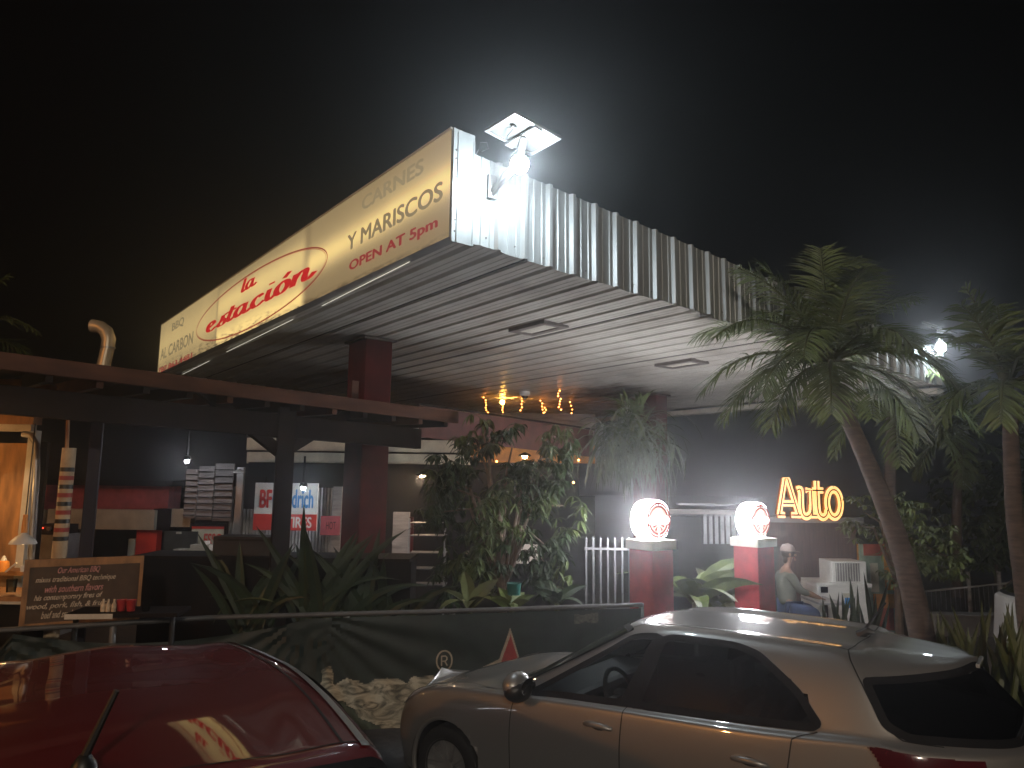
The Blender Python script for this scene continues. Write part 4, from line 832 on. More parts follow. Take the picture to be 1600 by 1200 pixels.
# ================================================================== plants
def frond(mb, rb, p, d, L, sag, ll=.5, n=34, lw=.035, droop=.7, twist=0.0):
    p = V(p); d = V(d).normalized(); pts = [p.copy()]; dirs = [d.copy()]; q = p.copy(); m = 14
    for i in range(m): d = (d + V((0, 0, -sag / m * (0.4 + 1.2 * i / m)))).normalized(); q = q + d * (L / m); pts.append(q.copy()); dirs.append(d.copy())
    rb.tube(pts, [.022 * (1 - .85 * i / m) + .003 for i in range(m + 1)], 5)
    for k in range(n):
        t = .10 + .90 * k / (n - 1); i = min(m - 1, int(t * m)); f = t * m - i; q = pts[i].lerp(pts[i + 1], f); dd = dirs[i].lerp(dirs[i + 1], f)
        side = dd.cross(ZU); side = side.normalized() if side.length > .05 else V((1, 0, 0)); up = side.cross(dd)
        prof = (sin(pi * min(1, .15 + t * .80)) ** .6) * ll
        for sg in (-1, 1):
            a = (side * sg * random.uniform(.8, 1.1) + dd * random.uniform(.55, 1.0) + up * random.uniform(-.05, .45)).normalized()
            mb.leaf(q, a, up, prof * random.uniform(.8, 1.12), lw, droop * random.uniform(.6, 1.4), 3, .2)
def palm(name, label, base, trunk, rad, fronds, group='palms around the canopy', leafm='palm', n=34, ll=.5, lw=.035):
    t = thing('palm_tree', label, 'palm tree', base, group)
    pts = [tuple(a) for a in trunk]; sm_ = bez(pts, 8); rr = [rad[0] + (rad[1] - rad[0]) * (i / (len(sm_) - 1)) ** .8 for i in range(len(sm_))]
    rr = [r * (1 + .035 * (i % 2)) for i, r in enumerate(rr)]; b = MB(); b.tube(sm_, rr, 14); obj('trunk', b, M['trunk'], t, True)
    top = V(pts[-1]); b = MB(); b.lathe([(rad[1] * 1.05, -.1), (rad[1] * 1.25, .05), (rad[1] * .9, .3), (.02, .5)], top, (-.1, 0, 1), 12); obj('crownshaft', b, M['leafy'], t, True)
    mb, rb = MB(), MB()
    for az, el, L, sag in fronds:
        a, e = radians(az), radians(el); d = V((cos(a) * cos(e), sin(a) * cos(e), sin(e))); frond(mb, rb, top + ZU * .25 + d * .05, d, L, sag, ll, n, lw)
    cr_ = obj('crown', mb, M[leafm], t); obj('rachis', rb, M['leafy'], cr_)
    return t
random.seed(11)
YP = 8.0
tr = [P(1462, 1130, YP), P(1440, 990, YP), P(1405, 850, YP), P(1352, 715, YP), P(1300, 600, YP)]; tr[0].z = 0
palm('p', 'leaning palm with a full drooping crown in front of the right canopy edge', (tr[0].x, tr[0].y, 0), tr, (.152, .072),
     [(180, 18, 1.55, 1.5), (200, 38, 1.6, 1.5), (165, 40, 1.55, 1.3), (190, 2, 1.5, 1.5), (215, 15, 1.4, 1.7), (235, 35, 1.4, 2.0), (185, 60, 1.45, 1.0), (150, 68, 1.4, .8), (80, 82, 1.35, .5), (40, 72, 1.4, .8), (120, 55, 1.35, 1.2),
      (0, 58, 1.25, 1.3), (-15, 32, 1.25, 1.9), (5, -10, 1.3, 1.7), (-40, 20, 1.4, 2.0), (-70, 40, 1.2, 2.1), (25, 40, 1.5, 1.4), (60, 35, 1.4, 1.6), (270, 62, 1.2, 1.3), (-25, -5, 1.3, 1.8), (245, -8, 1.15, 1.5), (205, -12, 1.2, 1.6)], n=56, ll=.52, lw=.024)
YR = 7.2
tr = [P(1618, 1080, YR), P(1602, 930, YR), P(1585, 800, YR), P(1578, 640, YR)]; tr[0].z = 0
palm('p', 'thicker palm with a yellowish stem at the right edge', (tr[0].x, tr[0].y, 0), tr, (.10, .065),
     [(186, 12, .85, 2.0), (200, 66, .9, 1.0), (165, 78, 1.0, .8), (120, 60, .9, 1.1), (60, 70, 1.0, .9), (230, 10, .9, 2.2), (150, -5, .8, 2.0), (20, 50, 1.2, 1.3), (-30, 30, 1.2, 1.7), (260, 50, .9, 1.8)], n=26, ll=.42)
tr = [V((-8.6, 10.4, 0)), V((-8.9, 10.4, 2.2)), P(-125, 585, 10.4)]
palm('p', 'palm whose fronds reach in at the left edge above the pergola', (-8.6, 10.4, 0), tr, (.16, .10),
     [(5, 50, 1.7, 1.7), (-20, 25, 1.6, 1.9), (30, 70, 1.6, 1.2), (-50, 50, 1.5, 1.7), (60, 40, 1.5, 1.4), (180, 40, 1.5, 1.6), (10, 15, 1.5, 1.5), (-5, 72, 1.4, .8)], n=30)
# two dim palms farther right
for (u, Y, v0, v1, lab) in ((1500, 17, 990, 690, 'dim slender palm in the dark beyond the wire fence'), (1392, 13.2, 985, 640, 'dim palm with hanging old fronds right behind the leaning palm')):
    a = P(u, v0, Y); tp = P(u, v1, Y); tr = [V((a.x, a.y, 0)), V((a.x + .1, a.y, tp.z * .5)), tp]
    palm('p', lab, (a.x, a.y, 0), tr, (.13, .08), [(az + random.uniform(-14, 14), el, 1.7, 1.9) for az, el in ((0, 40), (45, 55), (90, 30), (135, 60), (180, 40), (225, 20), (270, 45), (315, 10), (200, -10), (330, -25), (250, -20))], n=24, ll=.55, lw=.05)

def cluster_tree(name, label, cat, base, blobs, n, ls, lw, m_, hang=.9, trunk=True, m2=None, group=None):
    t = thing(name, label, cat, base, group); a, c = MB(), MB()
    if trunk:
        tk = MB(); top = max(blobs, key=lambda q: q[0].z)[0]
        tk.tube([V(base), V(base).lerp(V((blobs[0][0].x, blobs[0][0].y, blobs[0][0].z)), .6), blobs[0][0]], [.07, .05, .03], 8)
        for q, r in blobs[1:]: tk.tube([blobs[0][0] * .5 + V(base) * .5, (blobs[0][0] + q) / 2, q], [.03, .02, .01], 6)
        obj('trunk', tk, M['bark'], t, True)
    tot = sum(r ** 2 for q, r in blobs)
    for q, r in blobs:
        for k in range(int(n * r * r / tot)):
            while 1:
                o = V([random.uniform(-1, 1) for _ in range(3)])
                if .25 < o.length < 1: break
            if noise.noise(tuple((q + o * r) * 2.3)) < -.12: continue
            cpos = q + o * r; tgt = c if (m2 and noise.noise(tuple(cpos * 1.7 + V((5, 5, 5)))) > .12) else a
            for j in range(random.randint(5, 9)):
                an = random.uniform(0, 2 * pi); d = V((cos(an), sin(an), random.uniform(-.8, .35)))
                tgt.leaf(cpos + d * .02, d, ZU, ls * random.uniform(.6, 1.2), lw * random.uniform(.8, 1.2), hang * random.uniform(.6, 1.5), 3, .2)
    f = obj('foliage', a, m_, t)
    if c.f: obj('young_foliage', c, m2, f)
    return t
random.seed(21)
YB1 = 9.3
B = lambda u, v, r, dy=0: (P(u, v, YB1 + dy), r)
cluster_tree('mango_bush', 'tall dense bush with hanging pointed leaves between the red column and the gate', 'bush', (P(790, 940, YB1).x, YB1, 0),
    [B(780, 790, .55), B(715, 765, .42, -.1), B(690, 800, .3), B(850, 740, .40, .1), B(800, 700, .36, .2), B(745, 690, .28, .2), B(740, 850, .45), B(880, 790, .34, .2), B(690, 740, .28), B(850, 850, .36, .1), B(800, 880, .40, .2), B(870, 690, .25, .3), B(750, 655, .14, .2), B(720, 900, .36), B(860, 890, .30)], 900, .175, .042, M['bush1'], 1.2, m2=M['bush2'])
random.seed(22)
YF = 13.3
t = thing('hanging_fern', 'big shaggy grey green fern growing round the column above the left globe', 'fern', P(985, 690, YF))
b, c = MB(), MB(); q0 = P(985, 678, YF)
for k in range(330):
    an = random.uniform(0, 2 * pi); o = V((random.gauss(0, .30), random.gauss(0, .2), random.gauss(0, .18))); d = V((cos(an), sin(an) * .8 - .2, random.uniform(-.1, 1.0)))
    (b if k % 3 else c).leaf(q0 + o, d, ZU, random.uniform(.35, .85), random.uniform(.03, .07), random.uniform(.9, 2.6), 5, .2)
for k in range(220):
    o = V((random.gauss(0, .38), random.gauss(0, .2) - .1, random.uniform(-.55, .0))); d = V((random.uniform(-.5, .5), random.uniform(-.6, .1), -.5)); b.leaf(q0 + o, d, ZU, random.uniform(.4, .8), random.uniform(.02, .04), 1.5, 4, .2)
for k in range(40): c.leaf(q0 + V((random.uniform(-.15, .25), -.1, random.uniform(.1, .5))), V((random.uniform(-.7, .5), -.3, 1)), ZU, random.uniform(.3, .6), .06, 1.3, 4, .2)
f_ = obj('fronds', b, M['fern'], t); obj('young_fronds', c, M['leaf'], f_)
def blades(name, label, cat, base, specs, m_, group=None, fold=.25, n=6):
    t = thing(name, label, cat, base, group); b = MB()
    for p, d, L, w, dr in specs: b.leaf(p, d, V((0, -1, .2)) if abs(V(d).normalized().z) > .8 else ZU, L, w, dr, n, fold)
    obj('leaves', b, m_, t); return t
random.seed(31)
# strap-leaved plants along the left terrace
for i, (u, Y, lab, tp) in enumerate(((395, 8.1, 'dark strap leaved plant with a yellow arching leaf left of the timber post', 840), (487, 8.0, 'tall dark plant whose folded leaves meet in a peak before the tyre sign', 806), (560, 8.2, 'dark broad leaved plant in front of the red column', 836), (610, 8.5, 'low dark plant at the right foot of the red column', 855))):
    q = P(u, 955, Y); sp = []
    for k in range(13):
        an = random.uniform(0, 2 * pi); sp.append((V((q.x + random.uniform(-.2, .2), q.y + random.uniform(-.1, .1), max(.15, q.z - .25))), (cos(an) * .45, sin(an) * .3, 1), (P(u, tp, Y).z - q.z + .30) * random.uniform(.75, 1.15), random.uniform(.08, .13), random.uniform(.3, 1.6)))
    blades('strap_plant', lab, 'plant', (q.x, q.y, 0), sp, M['leafd'], 'strap leaved plants along the terrace')
b = MB(); q = P(365, 940, 7.6); b.leaf(q, (1, 0, .3), ZU, .42, .10, .5, 6, .2); b.leaf(P(352, 945, 7.6), (-.5, 0, -.6), ZU, .22, .05, .5, 5, .2)
obj('arching_leaf', b, M['leafy'], None, label='long yellow green leaf arching over the banner rail', cat='leaf')
# broad leaves at the foot of the bush and between the pedestals
for (u, v, Y, n_, L, w, mm, lab) in ((735, 935, 8.6, 7, .5, .16, 'leafy', 'broad ribbed yellow green leaves at the foot of the big bush'), (870, 930, 8.8, 9, .42, .13, 'leafd', 'low dark leafy plant between the bush and the picket gate'), (800, 940, 8.7, 8, .36, .11, 'leaf', 'short leafy plant under the middle of the big bush'), (1085, 930, 10.0, 11, 1.0, .24, 'leaf', 'banana plant with broad leaves left of the middle of the two pedestals'), (1120, 940, 10.4, 8, .9, .20, 'leafy', 'pale leafy plant close beside the farther pedestal')):
    q = P(u, v, Y); sp = []
    for k in range(n_): an = 2 * pi * k / n_ + random.uniform(-.3, .3); sp.append((V((q.x, q.y, q.z - .1)), (cos(an) * .7, sin(an) * .7, random.uniform(.6, 1.4)), L * random.uniform(.8, 1.2), w, random.uniform(.8, 1.8)))
    t = blades('broad_leaf_plant', lab, 'plant', (q.x, q.y, 0), sp, M[mm], 'broad leaved plants', .15)
    b = MB(); b.tube([(q.x, q.y, 0), (q.x, q.y, q.z - .05)], .03, 6); obj('stem', b, M['leafy'], t)
q = P(803, 918, 8.55); b = MB(); b.lathe([(0, -.08), (.07, -.08), (.085, .05), (.075, .05), (.06, -.06), (0, -.06)], q, ZU, 14); obj('teal_pot', b, M['teal'], None, True, label='teal plastic pot among the leaves below the bush', cat='pot')
# pointed plants on the right
for i, (u, v, Y, n_, H_, mm, lab) in enumerate(((1312, 1010, 9.0, 12, .62, 'leafd', 'dark pointed plant standing in front of the white freezer'), (1345, 1005, 9.2, 9, .8, 'leafd', 'taller dark pointed plant left of the palm trunk'), (1450, 1010, 8.6, 9, .35, 'leafy', 'small pointed plant just right of the palm trunk'), (1520, 1060, 6.6, 16, .62, 'leafy', 'yellow green pointed plant left of the white parked car'), (1585, 1070, 6.2, 14, .6, 'leafy', 'yellow green pointed plant at the right edge before the white car'), (1480, 1030, 7.6, 10, .42, 'leafy', 'pale pointed plant behind the silver car'))):
    q = P(u, v, Y); sp = [(V((q.x + random.uniform(-.18, .18), q.y + random.uniform(-.12, .12), max(.05, q.z - .2))), (random.uniform(-.35, .35), random.uniform(-.2, .2), 1), (H_ + .2) * random.uniform(.6, 1.1), random.uniform(.05, .085), random.uniform(-.1, .3)) for k in range(n_)]
    blades('snake_plant', lab, 'plant', (q.x, q.y, 0), sp, M[mm], 'pointed plants on the right')
random.seed(41)
YS = 12.0
B = lambda u, v, r, dy=0: (P(u, v, YS + dy), r)
cluster_tree('spreading_shrub', 'spreading shrub with layered small yellowish leaves right of the neon word', 'shrub', (P(1420, 980, YS).x, YS + .3, 0), [B(1400, 830, .5), B(1350, 800, .35), B(1450, 850, .5), B(1420, 800, .35), B(1480, 870, .35), B(1410, 880, .4), B(1330, 820, .22)], 420, .14, .045, M['palm'], .7)
cluster_tree('dark_tree', 'dark rounded tree in the gloom beyond the wire fence on the right', 'tree', (P(1560, 950, 19).x, 19, 0), [(P(1560, 790, 19), 1.6), (P(1600, 740, 19), 1.3), (P(1520, 840, 19), 1.1)], 420, .34, .12, M['leaf'], .8)

# ================================================================== person beside the workshop
def skin_mesh(name, jts, edges, m_, parent, sub=2, label=None):
    me = bpy.data.meshes.new(name); me.from_pydata([tuple(V(j[0]) - OFF[parent.name]) for j in jts], edges, []); o = bpy.data.objects.new(name, me); COL.objects.link(o)
    sk = o.modifiers.new('skin', 'SKIN'); sk.use_smooth_shade = True; me.skin_vertices
    if not me.skin_vertices: pass
    sv = me.skin_vertices[0].data if me.skin_vertices else None
    if sv is None:
        bm = bmesh.new(); bm.from_mesh(me); bm.verts.layers.skin.verify(); bm.to_mesh(me); bm.free(); sv = me.skin_vertices[0].data
    for i, j in enumerate(jts): r = j[1]; sv[i].radius = (r, r) if not isinstance(r, tuple) else r
    sv[0].use_root = True
    ss = o.modifiers.new('s', 'SUBSURF'); ss.levels = sub; ss.render_levels = sub
    dg = bpy.context.evaluated_depsgraph_get(); dg.update(); nm = bpy.data.meshes.new_from_object(o.evaluated_get(dg)); bpy.data.objects.remove(o)
    nm.materials.clear(); nm.materials.append(m_); o = bpy.data.objects.new(name, nm); COL.objects.link(o); o.parent = parent; OFF[o.name] = OFF[parent.name]
    return setp(o, label)
YM = 11.2
hip = P(1232, 948, YM); hd = P(1224, 864, YM); s_ = (hd.z - hip.z) / .86
pr = thing('person', 'person in pale cap, grey green shirt and jeans sitting and leaning on the bench', 'person', (hip.x, hip.y, 0))
def bp(x, y, z): return hip + V((x, y, z)) * s_     # body space: x towards the right of the photo (facing), y away
ne = bp(.0, 0, .64)
J = [(bp(0, 0, 0), .12), (bp(-.02, 0, .20), .115), (bp(-.04, 0, .40), .13), (bp(-.03, 0, .55), .10), (bp(.0, 0, .64), .05), (bp(.02, 0, .72), .055), (bp(.03, 0, .82), .09), (bp(.02, 0, .93), .075),
     (bp(-.02, -.18, .54), .06), (bp(.10, -.24, .30), .045), (bp(.34, -.18, .20), .036), (bp(.44, -.14, .17), .034),
     (bp(-.02, .18, .54), .06), (bp(.14, .22, .30), .045), (bp(.38, .14, .22), .036), (bp(.47, .10, .18), .034),
     (bp(.02, -.10, -.02), .09), (bp(.40, -.14, -.04), .07), (bp(.36, -.14, -.44), .045), (bp(.38, -.14, -.56), .05), (bp(.52, -.14, -.58), .03),
     (bp(.02, .10, -.02), .09), (bp(.42, .12, -.02), .07), (bp(.40, .12, -.44), .045), (bp(.42, .12, -.56), .05), (bp(.56, .12, -.58), .03)]
J = [(p, r * s_) for p, r in J]
E_ = [(0, 1), (1, 2), (2, 3), (3, 4), (4, 5), (5, 6), (6, 7), (3, 8), (8, 9), (9, 10), (10, 11), (3, 12), (12, 13), (13, 14), (14, 15), (0, 16), (16, 17), (17, 18), (18, 19), (19, 20), (0, 21), (21, 22), (22, 23), (23, 24), (24, 25)]
n0 = len(J)
for hx, hy, sg in ((.44, -.14, -1), (.47, .10, 1)):       # five fingers on each hand
    root = 11 if sg < 0 else 15
    for f, (dx, dy, dz) in enumerate(((.10, -.03, -.03), (.115, -.01, -.035), (.11, .012, -.035), (.09, .032, -.035), (.05, -.055 * sg, .02))):
        b_i = len(J); J.append((bp(hx + dx * .55, hy + dy, .17 + dz * .3), .0095 * s_)); J.append((bp(hx + dx, hy + dy * 1.2, .17 + dz), .008 * s_)); E_ += [(root, b_i), (b_i, b_i + 1)]
bdy = skin_mesh('body', J, E_, M['skin'], pr)
sh_ = [0, 1, 2, 3, 8, 9, 12, 13]; rm = {k: i for i, k in enumerate(sh_)}
shj = [(J[k][0], J[k][1] * 1.22 + .012 * s_) for k in sh_] + [(J[9][0].lerp(J[10][0], .7), .052 * s_), (J[13][0].lerp(J[14][0], .7), .052 * s_)]
skin_mesh('shirt', shj, [(0, 1), (1, 2), (2, 3), (3, 4), (4, 5), (3, 6), (6, 7), (5, 8), (7, 9)], M['shirt'], pr)
jj = [0, 16, 17, 18, 21, 22, 23]; skin_mesh('jeans', [(J[k][0] - ZU * .01, J[k][1] * 1.2 + .012 * s_) for k in jj], [(0, 1), (1, 2), (2, 3), (0, 4), (4, 5), (5, 6)], M['jeans'], pr)
hc = bp(.03, 0, .86)
b = MB(); b.ball(hc + V((-.012, 0, .01)) * s_, .108 * s_, 16, (1.02, .86, 1.05)); b.ball(hc + V((-.05, 0, -.09)) * s_, .07 * s_, 12, (.8, .9, 1.2)); obj('hair', b, M['hair'], pr, True)
b = MB(); b.lathe([(.118 * s_, 0), (.114 * s_, .05 * s_), (.08 * s_, .10 * s_), (0, .125 * s_)], hc + V((-.01, 0, .035)) * s_, (.05, 0, 1), 18)
b.poly([hc + V((.09 + .10 * cos(a) * 1.0, .085 * sin(a), .035 - .02 * cos(a))) * s_ for a in [radians(x) for x in range(-90, 91, 15)]], ZU * .006); obj('cap', b, M['cap'], pr, True)
b = MB(); b.ball(hc + V((.115, 0, -.03)) * s_, .018 * s_, 8, (1.2, .8, 1.3)); b.ball(hc + V((.085, -.055, -.10)) * s_, .02 * s_, 8); obj('nose', b, M['skin'], pr, True)
for sg in (-1, 1):
    b = MB(); b.ball(hc + V((.095, .035 * sg, .0)) * s_, .012 * s_, 8); obj('eye', b, M['black'], pr, True)
    b = MB(); b.ball(hc + V((-.01, .098 * sg, -.02)) * s_, .026 * s_, 8, (.8, .4, 1.2)); obj('ear', b, M['skin'], pr, True)
b = MB(); b.bar(hc + V((.098, -.025, -.075)) * s_, hc + V((.098, .025, -.075)) * s_, .008, .008); obj('mouth', b, M['star'], pr)
bq = bp(-.05, 0, -.115); t = thing('wooden_bench', 'plain dark bench the person with the cap sits on', 'bench', (bq.x, bq.y, 0))
b = MB(); b.cbox((bq.x, bq.y, bq.z - .025), .5, .9, .05); obj('seat', b, M['dark_timber'], t)
for dx in (-.2, .2):
    for dy in (-.38, .38): b = MB(); b.cbox((bq.x + dx, bq.y + dy, (bq.z - .05) / 2), .05, .05, bq.z - .05); obj('leg', b, M['dark_timber'], t)
tq = bp(.55, 0, .13); t = thing('side_table', 'small dark side table under the hands of the person with the cap', 'table', (tq.x, tq.y, 0))
b = MB(); b.cbox((tq.x, tq.y, tq.z - .02), .36, .7, .03); obj('tabletop', b, M['steel'], t); b = MB(); b.tube([(tq.x + .05, tq.y, 0), (tq.x + .05, tq.y, tq.z - .03)], .035, 10); obj('leg', b, M['black'], t)

# ================================================================== cars
CG = [  # columns front to rear, rows sill to roof centre: (x, y, z)
 [(.80, 0, .22), (.85, 0, .42), (.84, 0, .60), (.82, 0, .68), (.80, 0, .72), (.80, 0, .735), (.80, 0, .745), (.80, 0, .75)],
 [(.62, .62, .22), (.66, .64, .42), (.63, .64, .58), (.60, .60, .64), (.58, .53, .66), (.62, .40, .67), (.68, .22, .675), (.70, 0, .68)],
 [(.38, .79, .2), (.40, .80, .42), (.40, .80, .64), (.38, .765, .76), (.36, .69, .79), (.38, .5, .79), (.40, .25, .785), (.41, 0, .785)],
 [(0, .82, .2), (0, .838, .45), (0, .843, .69), (0, .80, .845), (0, .72, .87), (0, .52, .865), (.0, .26, .855), (.0, 0, .85)],
 [(-.5, .82, .2), (-.5, .842, .45), (-.5, .85, .71), (-.52, .822, .89), (-.60, .765, .92), (-.52, .68, .935), (-.40, .35, .925), (-.36, 0, .92)],
 [(-.95, .82, .2), (-.95, .845, .45), (-.95, .855, .73), (-.95, .828, .925), (-.98, .77, .965), (-1.40, .575, 1.385), (-1.27, .3, 1.415), (-1.24, 0, 1.42)],
 [(-1.47, .82, .2), (-1.47, .845, .45), (-1.47, .858, .75), (-1.48, .832, .96), (-1.49, .775, .998), (-1.66, .592, 1.44), (-1.64, .32, 1.462), (-1.64, 0, 1.466)],
 [(-2.25, .82, .2), (-2.25, .845, .45), (-2.28, .858, .78), (-2.3, .835, 1.0), (-2.3, .772, 1.045), (-2.22, .58, 1.45), (-2.2, .31, 1.472), (-2.2, 0, 1.478)],
 [(-2.74, .80, .25), (-2.78, .82, .45), (-2.82, .825, .78), (-2.86, .80, 1.045), (-2.86, .745, 1.085), (-2.76, .575, 1.435), (-2.73, .3, 1.468), (-2.72, 0, 1.475)],
 [(-3.10, .70, .28), (-3.20, .75, .45), (-3.20, .775, .78), (-3.19, .745, 1.04), (-3.12, .685, 1.09), (-2.92, .57, 1.36), (-3.0, .31, 1.45), (-3.07, 0, 1.46)],
 [(-3.50, .38, .28), (-3.62, .44, .45), (-3.60, .46, .78), (-3.58, .45, 1.04), (-3.52, .42, 1.085), (-3.25, .34, 1.395), (-3.26, .19, 1.435), (-3.28, 0, 1.445)],
 [(-3.66, 0, .28), (-3.76, 0, .45), (-3.74, 0, .78), (-3.72, 0, 1.04), (-3.66, 0, 1.09), (-3.37, 0, 1.40), (-3.37, 0, 1.425), (-3.37, 0, 1.437)]]
def make_car(label, org, yaw, paint, group, glassf, glassr, mod=None, detail=True, ground=0.0):
    G_ = [[V(p) for p in c] for c in CG]
    if mod: G_ = [[V(mod(*p, i, j)) for j, p in enumerate(c)] for i, c in enumerate(G_)]
    nc, nr = len(G_), len(G_[0])
    def tang(a, b, c):
        d0, d1 = b - a, c - b; m = (d0 + d1) / 2; lim = 1.15 * min(d0.length, d1.length)
        return m * (lim / m.length) if m.length > lim and m.length > 1e-9 else m
    def herm(pts, i, t):
        n = len(pts); p0, p1 = pts[i], pts[i + 1]
        m0 = tang(pts[i - 1], p0, p1) if i > 0 else (p1 - p0); m1 = tang(p0, p1, pts[i + 2]) if i + 2 < n else (p1 - p0)
        t2, t3 = t * t, t * t * t; return p0 * (2 * t3 - 3 * t2 + 1) + m0 * (t3 - 2 * t2 + t) + p1 * (-2 * t3 + 3 * t2) + m1 * (t3 - t2)
    cache = {}
    def SP(u, v):
        k = (round(u, 4), round(v, 4))
        if k in cache: return cache[k]
        i = min(nc - 2, max(0, int(u))); j = min(nr - 2, max(0, int(v))); fu, fv = u - i, v - j
        cols = [herm(G_[c], j, fv) for c in range(max(0, i - 1), min(nc, i + 3))]; r = herm(cols, i - max(0, i - 1), fu); cache[k] = r; return r
    def SN(u, v):
        e = .02; a = SP(min(nc - 1, u + e), v) - SP(max(0, u - e), v); b_ = SP(u, min(nr - 1, v + e)) - SP(u, max(0, v - e)); n = b_.cross(a)
        n = n.normalized() if n.length > 1e-9 else V((0, 1, 0))
        ctr = V((-1.3, 0, .7)); return n if n.dot(SP(u, v) - ctr) > 0 else -n
    ca, sa = cos(yaw), sin(yaw); org = V(org)
    def Wd(p, sg=1): y = p.y * sg; return org + V((ca * p.x - sa * y, sa * p.x + ca * y, p.z + ground))
    car = thing('parked_car', label, 'car', (org.x, org.y, ground), group)
    WIN = {'front': [(4.16, 4.10), (4.5, 4.07), (5.93, 4.07), (5.93, 4.60), (5.93, 4.93), (5.12, 4.93), (4.6, 4.62)], 'rear': [(6.07, 4.07), (6.9, 4.08), (7.50, 4.10), (7.56, 4.18), (7.42, 4.5), (7.10, 4.84), (6.85, 4.93), (6.07, 4.93)],
           'wind': [(4.06, 5.20), (4.94, 5.24), (4.95, 6), (4.95, 7), (4.04, 7), (4.04, 6)], 'back': [(8.62, 4.30), (9.0, 4.08), (10, 4.06), (11, 4.06), (11, 4.94), (10, 4.94), (9.0, 4.93), (8.66, 4.84)]}
    Nf = 8; body = {1: MB(), -1: MB()}
    doors = {'front': (4.22, 6.0), 'rear': (6.0, 7.36)}
    dm = {(k, sg): MB() for k in doors for sg in (1, -1)}
    def hole(u, v):
        for w in WIN.values():
            if inside(u, v, w): return True
        return False
    for i in range((nc - 1) * Nf):
        for j in range((nr - 1) * Nf):
            u0, u1, v0, v1 = i / Nf, (i + 1) / Nf, j / Nf, (j + 1) / Nf; um, vm = (u0 + u1) / 2, (v0 + v1) / 2
            if hole(um, vm): continue
            pc_ = SP(um, vm)
            if vm < 3 and pc_.y > .5 and any((pc_.x - wx) ** 2 + (pc_.z - .30) ** 2 < .345 ** 2 for wx in (0, -2.57)): continue
            q = [SP(u0, v0), SP(u1, v0), SP(u1, v1), SP(u0, v1)]
            for sg in (1, -1):
                tgt = body
                mbx = body[sg]
                if vm < 4.0 and .4 < vm:
                    for k, (a, c) in doors.items():
                        if a < um < c and not (k == 'rear' and (pc_.x + 2.57) ** 2 + (pc_.z - .3) ** 2 < .40 ** 2): mbx = dm[(k, sg)]
                mbx.add([Wd(p, sg) for p in q], [(0, 1, 2, 3) if sg < 0 else (3, 2, 1, 0)])
    def weld(mb):
        d = {}; m_ = []; vs = []
        for p in mb.v:
            k = (round(p[0], 5), round(p[1], 5), round(p[2], 5))
            if k not in d: d[k] = len(vs); vs.append(p)
            m_.append(d[k])
        mb.v = vs; mb.f = [f for f in (tuple(dict.fromkeys(m_[i] for i in f)) for f in mb.f) if len(f) > 2]; return mb
    al = MB(); al.add(body[1].v, body[1].f); al.add(body[-1].v, body[-1].f); bo = obj('body', weld(al), paint, car, True)
    bo.data.set_sharp_from_angle(angle=radians(75))
    dob = {}
    for (k, sg), mb in dm.items(): dob[(k, sg)] = obj('door', weld(mb), paint, car, True)
    def strip(pth, w, off, sg):             # line on the surface
        mb = MB(); n = len(pth)
        for i, (u, v) in enumerate(pth):
            a, c = pth[max(0, i - 1)], pth[min(n - 1, i + 1)]; p = SP(u, v); nn = SN(u, v); t_ = (SP(*c) - SP(*a)); s2 = t_.cross(nn); s2 = s2.normalized() if s2.length > 1e-9 else V((0, 0, 1))
            for h in (-1, 1): mb.v.append(tuple(Wd(p + nn * off + s2 * w / 2 * h, sg)))
        mb.f = [(2 * i, 2 * i + 1, 2 * i + 3, 2 * i + 2) for i in range(n - 1)]; return mb
    def dens(pg, closed=True, k=8):
        out = []; n = len(pg)
        for i in range(n if closed else n - 1):
            a, c = pg[i], pg[(i + 1) % n]
            for t in range(k): out.append((a[0] + (c[0] - a[0]) * t / k, a[1] + (c[1] - a[1]) * t / k))
        out.append(pg[0] if closed else pg[-1]); return out
    def rounded(pg):                        # soften polygon corners
        out = []; n = len(pg)
        for i in range(n):
            a, p, c = pg[i - 1], pg[i], pg[(i + 1) % n]; f = .16
            p0 = (p[0] + (a[0] - p[0]) * f, p[1] + (a[1] - p[1]) * f); p1 = (p[0] + (c[0] - p[0]) * f, p[1] + (c[1] - p[1]) * f)
            for t in (0, .5, 1): out.append(tuple((1 - t) ** 2 * x + 2 * t * (1 - t) * y + t * t * z for x, y, z in zip(p0, p, p1)))
        return out
    def pane(nm, sg, off=.004):
        pg = WIN[nm]; mb = MB(); us = [p[0] for p in pg]; vs = [p[1] for p in pg]; N1 = 40; N2 = 24; idx = {}
        def vid(i, j):
            if (i, j) not in idx:
                u, v = min(us) + (max(us) - min(us)) * i / N1, min(vs) + (max(vs) - min(vs)) * j / N2; idx[(i, j)] = len(mb.v); mb.v.append(tuple(Wd(SP(u, v) + SN(u, v) * off, sg)))
            return idx[(i, j)]
        for i in range(N1):
            for j in range(N2):
                u, v = min(us) + (max(us) - min(us)) * (i + .5) / N1, min(vs) + (max(vs) - min(vs)) * (j + .5) / N2
                if inside(u, v, pg): mb.f.append((vid(i, j), vid(i + 1, j), vid(i + 1, j + 1), vid(i, j + 1)))
        return mb
